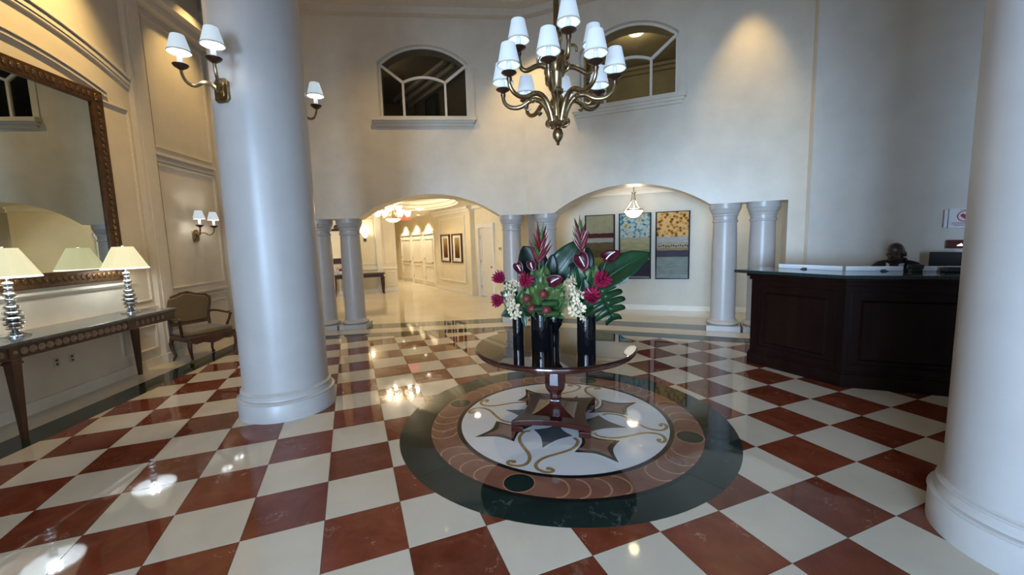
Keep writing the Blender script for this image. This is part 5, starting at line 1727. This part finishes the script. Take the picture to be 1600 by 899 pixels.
# local -y = facing; head bowed forward
hz = 1.352
body = []
body += [('b', (0, -0.055, hz + 0.015), (0.083, 0.108, 0.095)), ('b', (0, -0.075, hz + 0.045), (0.078, 0.090, 0.078)), ('b', (0, -0.115, hz - 0.055), (0.062, 0.062, 0.072))]
body += [('b', (0, -0.178, hz - 0.035), (0.014, 0.022, 0.024)), ('b', (-0.03, -0.155, hz - 0.005), (0.03, 0.02, 0.012)), ('b', (0.03, -0.155, hz - 0.005), (0.03, 0.02, 0.012)), ('b', (0, -0.160, hz - 0.085), (0.026, 0.016, 0.010))]
for s in (-1, 1):
    body += [('b', (s * 0.086, -0.035, hz - 0.02), (0.012, 0.022, 0.034))]
body += [('t', [(0, 0.0, 1.12), (0, -0.01, 1.24), (0, -0.04, 1.34)], [0.075, 0.062, 0.062])]
body += [('t', [(0, 0.03, 0.68), (0, 0.03, 0.82), (0, 0.01, 1.0), (0, 0.0, 1.12), (0, -0.005, 1.19)], [0.155, 0.150, 0.165, 0.165, 0.09])]
for s in (-1, 1):
    body += [('t', [(s * 0.12, 0.0, 1.15), (s * 0.205, 0.0, 1.11), (s * 0.255, -0.03, 0.86), (s * 0.20, -0.26, 0.81)], [0.06, 0.062, 0.045, 0.034])]
    body += [('t', [(s * 0.20, -0.26, 0.81), (s * 0.18, -0.34, 0.80)], [0.03, 0.036])]
    for k, (dx, ln) in enumerate(((-0.028, 0.07), (-0.010, 0.085), (0.009, 0.08), (0.027, 0.062))):
        body += [('t', [(s * 0.18 + dx, -0.35, 0.805), (s * 0.175 + dx * 1.2, -0.38, 0.808), (s * 0.17 + dx * 1.25, -0.35 - ln, 0.79)], [0.010, 0.009, 0.007])]
    body += [('t', [(s * 0.165, -0.32, 0.80), (s * 0.125, -0.345, 0.805), (s * 0.115, -0.375, 0.795)], [0.012, 0.010, 0.008])]
    body += [('t', [(s * 0.09, 0.02, 0.70), (s * 0.13, -0.40, 0.70), (s * 0.14, -0.42, 0.42), (s * 0.14, -0.36, 0.29)], [0.085, 0.062, 0.052, 0.04])]
    body += [('t', [(s * 0.14, -0.34, 0.27), (s * 0.15, -0.50, 0.255)], [0.042, 0.034])]
blob_obj('body', body, 0.009, 'skin', ps, 5)
jk = [('t', [(0, 0.03, 0.64), (0, 0.03, 0.82), (0, 0.015, 1.0), (0, 0.02, 1.12), (0, 0.03, 1.20)], [0.178, 0.172, 0.185, 0.18, 0.105])]
for s in (-1, 1):
    jk += [('t', [(s * 0.08, 0.02, 1.20), (s * 0.15, 0.01, 1.175), (s * 0.215, 0.0, 1.12), (s * 0.272, -0.03, 0.86), (s * 0.205, -0.25, 0.81)], [0.07, 0.078, 0.076, 0.060, 0.048])]
    jk += [('t', [(s * 0.09, 0.02, 0.69), (s * 0.13, -0.41, 0.70), (s * 0.14, -0.43, 0.42), (s * 0.14, -0.36, 0.30)], [0.10, 0.078, 0.068, 0.058])]
    jk += [('t', [(s * 0.14, -0.33, 0.27), (s * 0.15, -0.53, 0.25)], [0.052, 0.045])]
jk += [('t', [(-0.085, 0.0, 1.225), (-0.06, 0.06, 1.265), (0.06, 0.06, 1.265), (0.085, 0.0, 1.225)], [0.022, 0.03, 0.03, 0.022])]
blob_obj('suit', jk, 0.011, 'suit', ps, 4)
obj('shirt_collar', MB().raw([(-0.10, -0.07, 1.285), (-0.055, -0.105, 1.275), (-0.02, -0.185, 1.13), (-0.075, -0.165, 1.12), (0.10, -0.07, 1.285), (0.055, -0.105, 1.275), (0.02, -0.185, 1.13), (0.075, -0.165, 1.12),
                              (-0.10, -0.06, 1.285), (-0.055, -0.09, 1.265), (-0.02, -0.165, 1.13), (-0.075, -0.15, 1.12), (0.10, -0.06, 1.285), (0.055, -0.09, 1.265), (0.02, -0.165, 1.13), (0.075, -0.15, 1.12)],
                             [(0, 1, 2, 3), (7, 6, 5, 4), (11, 10, 9, 8), (12, 13, 14, 15), (0, 3, 11, 8), (1, 0, 8, 9), (2, 1, 9, 10), (3, 2, 10, 11), (4, 5, 13, 12), (5, 6, 14, 13), (6, 7, 15, 14), (7, 4, 12, 15)]).move(Matrix.Translation((0, 0.014, -0.055)) @ Matrix.Diagonal((0.85, 1, 1, 1))), 'shirt', ps)
st = thing('desk_stool', 'dark stool carrying the seated person behind the desk', 'stool', (PX, PY, 0), math.atan2(-0.52, -0.85) + PI / 2)
obj('seat', MB().lathe([(0.17, 0.55), (0.20, 0.56), (0.20, 0.59), (0.17, 0.60)], 24, 0, 0.0), 'black', st)
obj('post', MB().lathe([(0.03, 0.05), (0.03, 0.55)], 12), 'silver', st)
obj('foot_ring', MB().tube([(0.24 * math.cos(2 * PI * k / 24), 0.24 * math.sin(2 * PI * k / 24) - 0.18, 0.215) for k in range(25)], 0.012, 8), 'silver', st)
obj('base', MB().lathe([(0.24, 0.0), (0.24, 0.02), (0.05, 0.05)], 24), 'silver', st)

# things on the wall behind the desk
sg = thing('aed_sign', 'white notice with a red heart emblem on the wall behind the desk', 'sign', (*W(OD, AD, 1.63, 0), 1.705), AD)
obj('board', MB().box(-0.13, 0.15, -0.035, 0, 0, 0.245), 'sign_white', sg, smooth=False, bevel=0.006)
obj('side_board', MB().box(-0.165, -0.135, -0.05, 0, 0.01, 0.23), 'sign_white', sg, smooth=False, bevel=0.004)
em = Matrix.Translation((0.01, -0.036, 0.145)) @ Matrix.Rotation(PI / 2, 4, 'X')
rg = MB()
pts = [(0.062 * math.cos(2 * PI * k / 32), 0.062 * math.sin(2 * PI * k / 32)) for k in range(33)]
obj('ring_emblem', rg.ribbon_xy(pts, 0.010, 0, 0.002).move(em), 'sign_red', sg, smooth=False)
ht = [(0.0024 * 16 * math.sin(t) ** 3, 0.0024 * (13 * math.cos(t) - 5 * math.cos(2 * t) - 2 * math.cos(3 * t) - math.cos(4 * t))) for t in (2 * PI * k / 28 for k in range(28))]
obj('heart_emblem', MB().prism(ht, 0, 0.002).move(em), 'sign_red', sg, smooth=False)
for z, w in ((0.218, 0.05), (0.062, 0.11), (0.046, 0.11), (0.028, 0.09)):
    obj('print_line', MB().box(0.01 - w, 0.01 + w, -0.0366, -0.035, z, z + 0.006), 'sign_ink', sg, smooth=False)
rb = thing('alarm_box', 'dark red box with a small white light on the wall behind the desk', 'alarm', (*W(OD, AD, 1.63, 0), 1.455), AD)
obj('case', MB().box(-0.13, 0.13, -0.05, 0, 0, 0.105), 'red_box', rb, smooth=False, bevel=0.006)
obj('indicator', MB().prism_y([(-0.035, 0.035), (0.015, 0.035), (0.005, 0.062)], -0.054, -0.05), 'spot_glow', rb, smooth=False)
mo = thing('monitor', 'black monitor standing behind the counter under the dark red box', 'monitor', (5.29, 4.99, 0.77), AD)
obj('screen', MB().box(-0.13, 0.17, -0.03, 0.0, 0.39, 0.65), 'black', mo, smooth=False, bevel=0.006)
obj('stand', MB().tube([(0, 0.02, 0.0), (0, 0.02, 0.45)], 0.02), 'black', mo)
obj('foot', MB().box(-0.10, 0.10, -0.08, 0.10, 0.0, 0.012), 'black', mo)


# ------------------------------------------------------------------ pictures
def bands_mat(name, bands, top, tz, pat):
    m, nt, b = new_mat(name)
    v = coords(nt, 'Generated')
    sep = nt.nodes.new('ShaderNodeSeparateXYZ')
    nt.links.new(v, sep.inputs[0])
    mp = nt.nodes.new('ShaderNodeMapping')
    mp.inputs['Scale'].default_value = (1.2, 1, 14)
    nt.links.new(v, mp.inputs[0])
    w = noise(nt, mp.outputs[0], 3.0, 4, 0.6)
    z = math_node(nt, 'ADD', sep.outputs[2], math_node(nt, 'MULTIPLY', math_node(nt, 'SUBTRACT', w, 0.5), 0.03))
    c = ramp(nt, z, bands, 'LINEAR')
    streak = ramp(nt, w, [(0.3, (0.72, 0.72, 0.72)), (0.7, (1.15, 1.15, 1.15))])
    c = mix(nt, 1.0, c, streak, 'MULTIPLY')
    mp2 = nt.nodes.new('ShaderNodeMapping')
    mp2.inputs['Scale'].default_value = (1, 1, 2.2)
    nt.links.new(v, mp2.inputs[0])
    if pat == 'plain':
        pc_ = ramp(nt, noise(nt, mp2.outputs[0], 5, 4), top)
    elif pat == 'cloud':
        n_ = nt.nodes.new('ShaderNodeTexNoise')
        n_.inputs['Scale'].default_value = 7.0
        n_.inputs['Detail'].default_value = 2
        n_.inputs['Distortion'].default_value = 0.1
        nt.links.new(mp2.outputs[0], n_.inputs['Vector'])
        pc_ = ramp(nt, n_.outputs['Fac'], top)
    else:
        vo = nt.nodes.new('ShaderNodeTexVoronoi')
        vo.inputs['Scale'].default_value = 8.5
        nt.links.new(mp2.outputs[0], vo.inputs['Vector'])
        d = math_node(nt, 'ADD', vo.outputs['Distance'], math_node(nt, 'MULTIPLY', noise(nt, mp2.outputs[0], 9, 3), 0.35))
        pc_ = ramp(nt, d, top)
    g = math_node(nt, 'GREATER_THAN', z, tz)
    dk_ = mix(nt, 1.0, mix(nt, g, c, pc_), (0.72, 0.72, 0.72), 'MULTIPLY')
    nt.links.new(dk_, b.inputs['Base Color'])
    pin(b, rough=0.7, spec=0.15)
    return m


def stepped(bands):
    out = []
    for k, (z0, c) in enumerate(bands):
        out.append((z0, c))
        nx = bands[k + 1][0] if k + 1 < len(bands) else 1.0
        out.append((max(z0, nx - 0.008), c))
    return out


p1 = bands_mat('painting_olive', stepped([(0.0, (0.10, 0.055, 0.03)), (0.16, (0.26, 0.22, 0.05)), (0.34, (0.12, 0.085, 0.035)), (0.46, (0.16, 0.12, 0.05)), (0.575, (0.46, 0.44, 0.40)), (0.645, (0.10, 0.022, 0.02))]), [(0.3, (0.33, 0.31, 0.18)), (0.7, (0.40, 0.38, 0.24))], 0.715, 'plain')
p2 = bands_mat('painting_teal', stepped([(0.0, (0.30, 0.29, 0.30)), (0.035, (0.045, 0.04, 0.06)), (0.29, (0.36, 0.33, 0.20)), (0.45, (0.46, 0.44, 0.22)), (0.56, (0.52, 0.46, 0.30))]), [(0.30, (0.03, 0.12, 0.24)), (0.40, (0.07, 0.28, 0.36)), (0.48, (0.42, 0.58, 0.60)), (0.55, (0.62, 0.70, 0.66)), (0.66, (0.44, 0.36, 0.10))], 0.635, 'cloud')
p3 = bands_mat('painting_orange', stepped([(0.0, (0.36, 0.42, 0.42)), (0.06, (0.30, 0.36, 0.33)), (0.33, (0.085, 0.075, 0.105)), (0.43, (0.38, 0.28, 0.16)), (0.47, (0.50, 0.44, 0.32)), (0.55, (0.52, 0.53, 0.50))]), [(0.28, (0.07, 0.02, 0.006)), (0.42, (0.28, 0.10, 0.02)), (0.56, (0.66, 0.32, 0.07)), (0.8, (0.85, 0.55, 0.22))], 0.63, 'dots')


def sG(x, y):
    return to_local(OG, AG, (x, y))[0]


for (xa, ya), (xb, yb), m_, l in (((1.826, 10.084), (2.494, 9.82), p1, 'tall abstract painting of olive and brown bands, nearest the flowers'),
                                  ((2.574, 9.788), (3.253, 9.518), p2, 'tall abstract painting with teal blots behind the pendant lamp'),
                                  ((3.335, 9.488), (4.017, 9.215), p3, 'tall abstract painting with orange spotted top beside the column')):
    s0, s1 = sG(xa, ya), sG(xb, yb)
    t = thing('painting', l, 'painting', (*W(OG, AG, (s0 + s1) / 2, -0.001), 0.73), AG, 'row of three tall paintings')
    hw_ = (s1 - s0) / 2
    obj('frame', MB().ribbon([(-hw_ + 0.0175, 0.5), (-hw_ + 0.0175, 1.5325), (hw_ - 0.0175, 1.5325), (hw_ - 0.0175, 0.0175), (-hw_ + 0.0175, 0.0175), (-hw_ + 0.0175, 0.52)], 0.035, -0.05, 0), 'frame_black', t, smooth=False)
    obj('canvas', MB().box(-hw_ + 0.02, hw_ - 0.02, -0.034, -0.01, 0.02, 1.53), m_, t, smooth=False)
    if m_ is p3:
        rnd = random.Random(4)
        k = 0
        x = -hw_ + 0.05
        while x < hw_ - 0.06:
            w_ = rnd.uniform(0.02, 0.05)
            z_ = 0.76 + rnd.uniform(-0.012, 0.012)
            obj('brush_mark', MB().prism_y([(x, z_), (x + w_ * 0.6, z_ - 0.018), (x + w_, z_ + 0.01), (x + w_ * 0.4, z_ + 0.026)], -0.0352, -0.034), 'frame_black', t, smooth=False)
            x += w_ + 0.008
pm = bands_mat('print_gold', [(0.0, (0.09, 0.035, 0.01)), (0.3, (0.16, 0.06, 0.015)), (0.55, (0.26, 0.13, 0.03)), (0.8, (0.42, 0.30, 0.10)), (1.0, (0.5, 0.40, 0.2))], [(0, (0.5, 0.4, 0.2)), (1, (0.5, 0.4, 0.2))], 2.0, 'plain')
for s0, s1, l in ((-2.08, -1.36, 'dark framed narrow print on the hall panel, nearer the closet doors'), (-1.10, -0.36, 'dark framed narrow print on the hall panel, nearer the white door')):
    t = thing('framed_print', l, 'picture', (*W(OH, AH, (s0 + s1) / 2, -0.162), 1.05), AH, 'pair of framed prints in the hall')
    hw_ = (s1 - s0) / 2
    obj('frame', MB().ribbon([(-hw_, 0.3), (-hw_, 0.94), (hw_, 0.94), (hw_, 0), (-hw_, 0), (-hw_, 0.32)], 0.07, -0.05, 0), 'frame_wood', t, smooth=False)
    obj('mat_board', MB().box(-hw_, hw_, -0.02, 0, 0, 0.94), 'mat_board', t, smooth=False)
    obj('print', MB().box(-hw_ * 0.5, hw_ * 0.5, -0.024, -0.02, 0.14, 0.83), pm, t, smooth=False)

# hall console and what stands on and above it
hcn = thing('hall_console', 'dark wooden console table in the hall behind the arcade columns', 'table', (*W(corner, AB_, -1.35, -0.35), 0), AB_)
obj('top', MB().box(-0.85, 0.85, -0.22, 0.22, 0.70, 0.74), 'frame_wood', hcn, bevel=0.006)
obj('apron', MB().box(-0.80, 0.80, -0.19, 0.19, 0.60, 0.70), 'frame_wood', hcn)
for x in (-0.78, 0.78):
    for y in (-0.17, 0.17):
        obj('leg', MB().tube([(x, y, 0), (x, y, 0.3), (x, y, 0.62)], [0.018, 0.045, 0.055], 8), 'frame_wood', hcn)
bq = thing('bouquet', 'small pink flower bouquet on the dark hall console between the columns', 'flowers', (*W(corner, AB_, -1.93, -0.35), 0.74), AB_)
rnd = random.Random(2)
obj('bowl', MB().lathe([(0.06, 0), (0.11, 0.06), (0.12, 0.12), (0.115, 0.12), (0.05, 0.02)], 16), 'mat_board', bq)
for k in range(14):
    obj('bloom', MB().ball((rnd.uniform(-0.13, 0.13), rnd.uniform(-0.1, 0.1), 0.16 + rnd.uniform(0, 0.14)), 0.05, 8, 6), 'magenta' if k % 3 == 0 else 'orchid', bq)
hm = thing('hall_mirror', 'mirror in a dark frame with a round crest above the hall console', 'mirror', (*W(corner, AB_, -1.93, -0.002), 1.10), AB_)
obj('glass', MB().box(-0.32, 0.32, -0.02, 0, 0.1, 1.15), 'hall_paint', hm, smooth=False)  # flat cream paint stands in for the mirror's reflection
obj('bottom_rail', MB().box(-0.40, 0.40, -0.05, 0, 0.0, 0.19), 'frame_wood', hm, bevel=0.01)
for x in (-0.36, 0.36):
    obj('frame_stile', MB().box(x - 0.04, x + 0.04, -0.05, 0, 0.15, 1.2), 'frame_wood', hm, bevel=0.008)
obj('top_rail', MB().box(-0.40, 0.40, -0.05, 0, 1.13, 1.2), 'frame_wood', hm, bevel=0.008)
obj('round_crest', MB().ball((0, -0.06, 1.24), (0.11, 0.06, 0.11), 16, 10), 'frame_wood', hm)
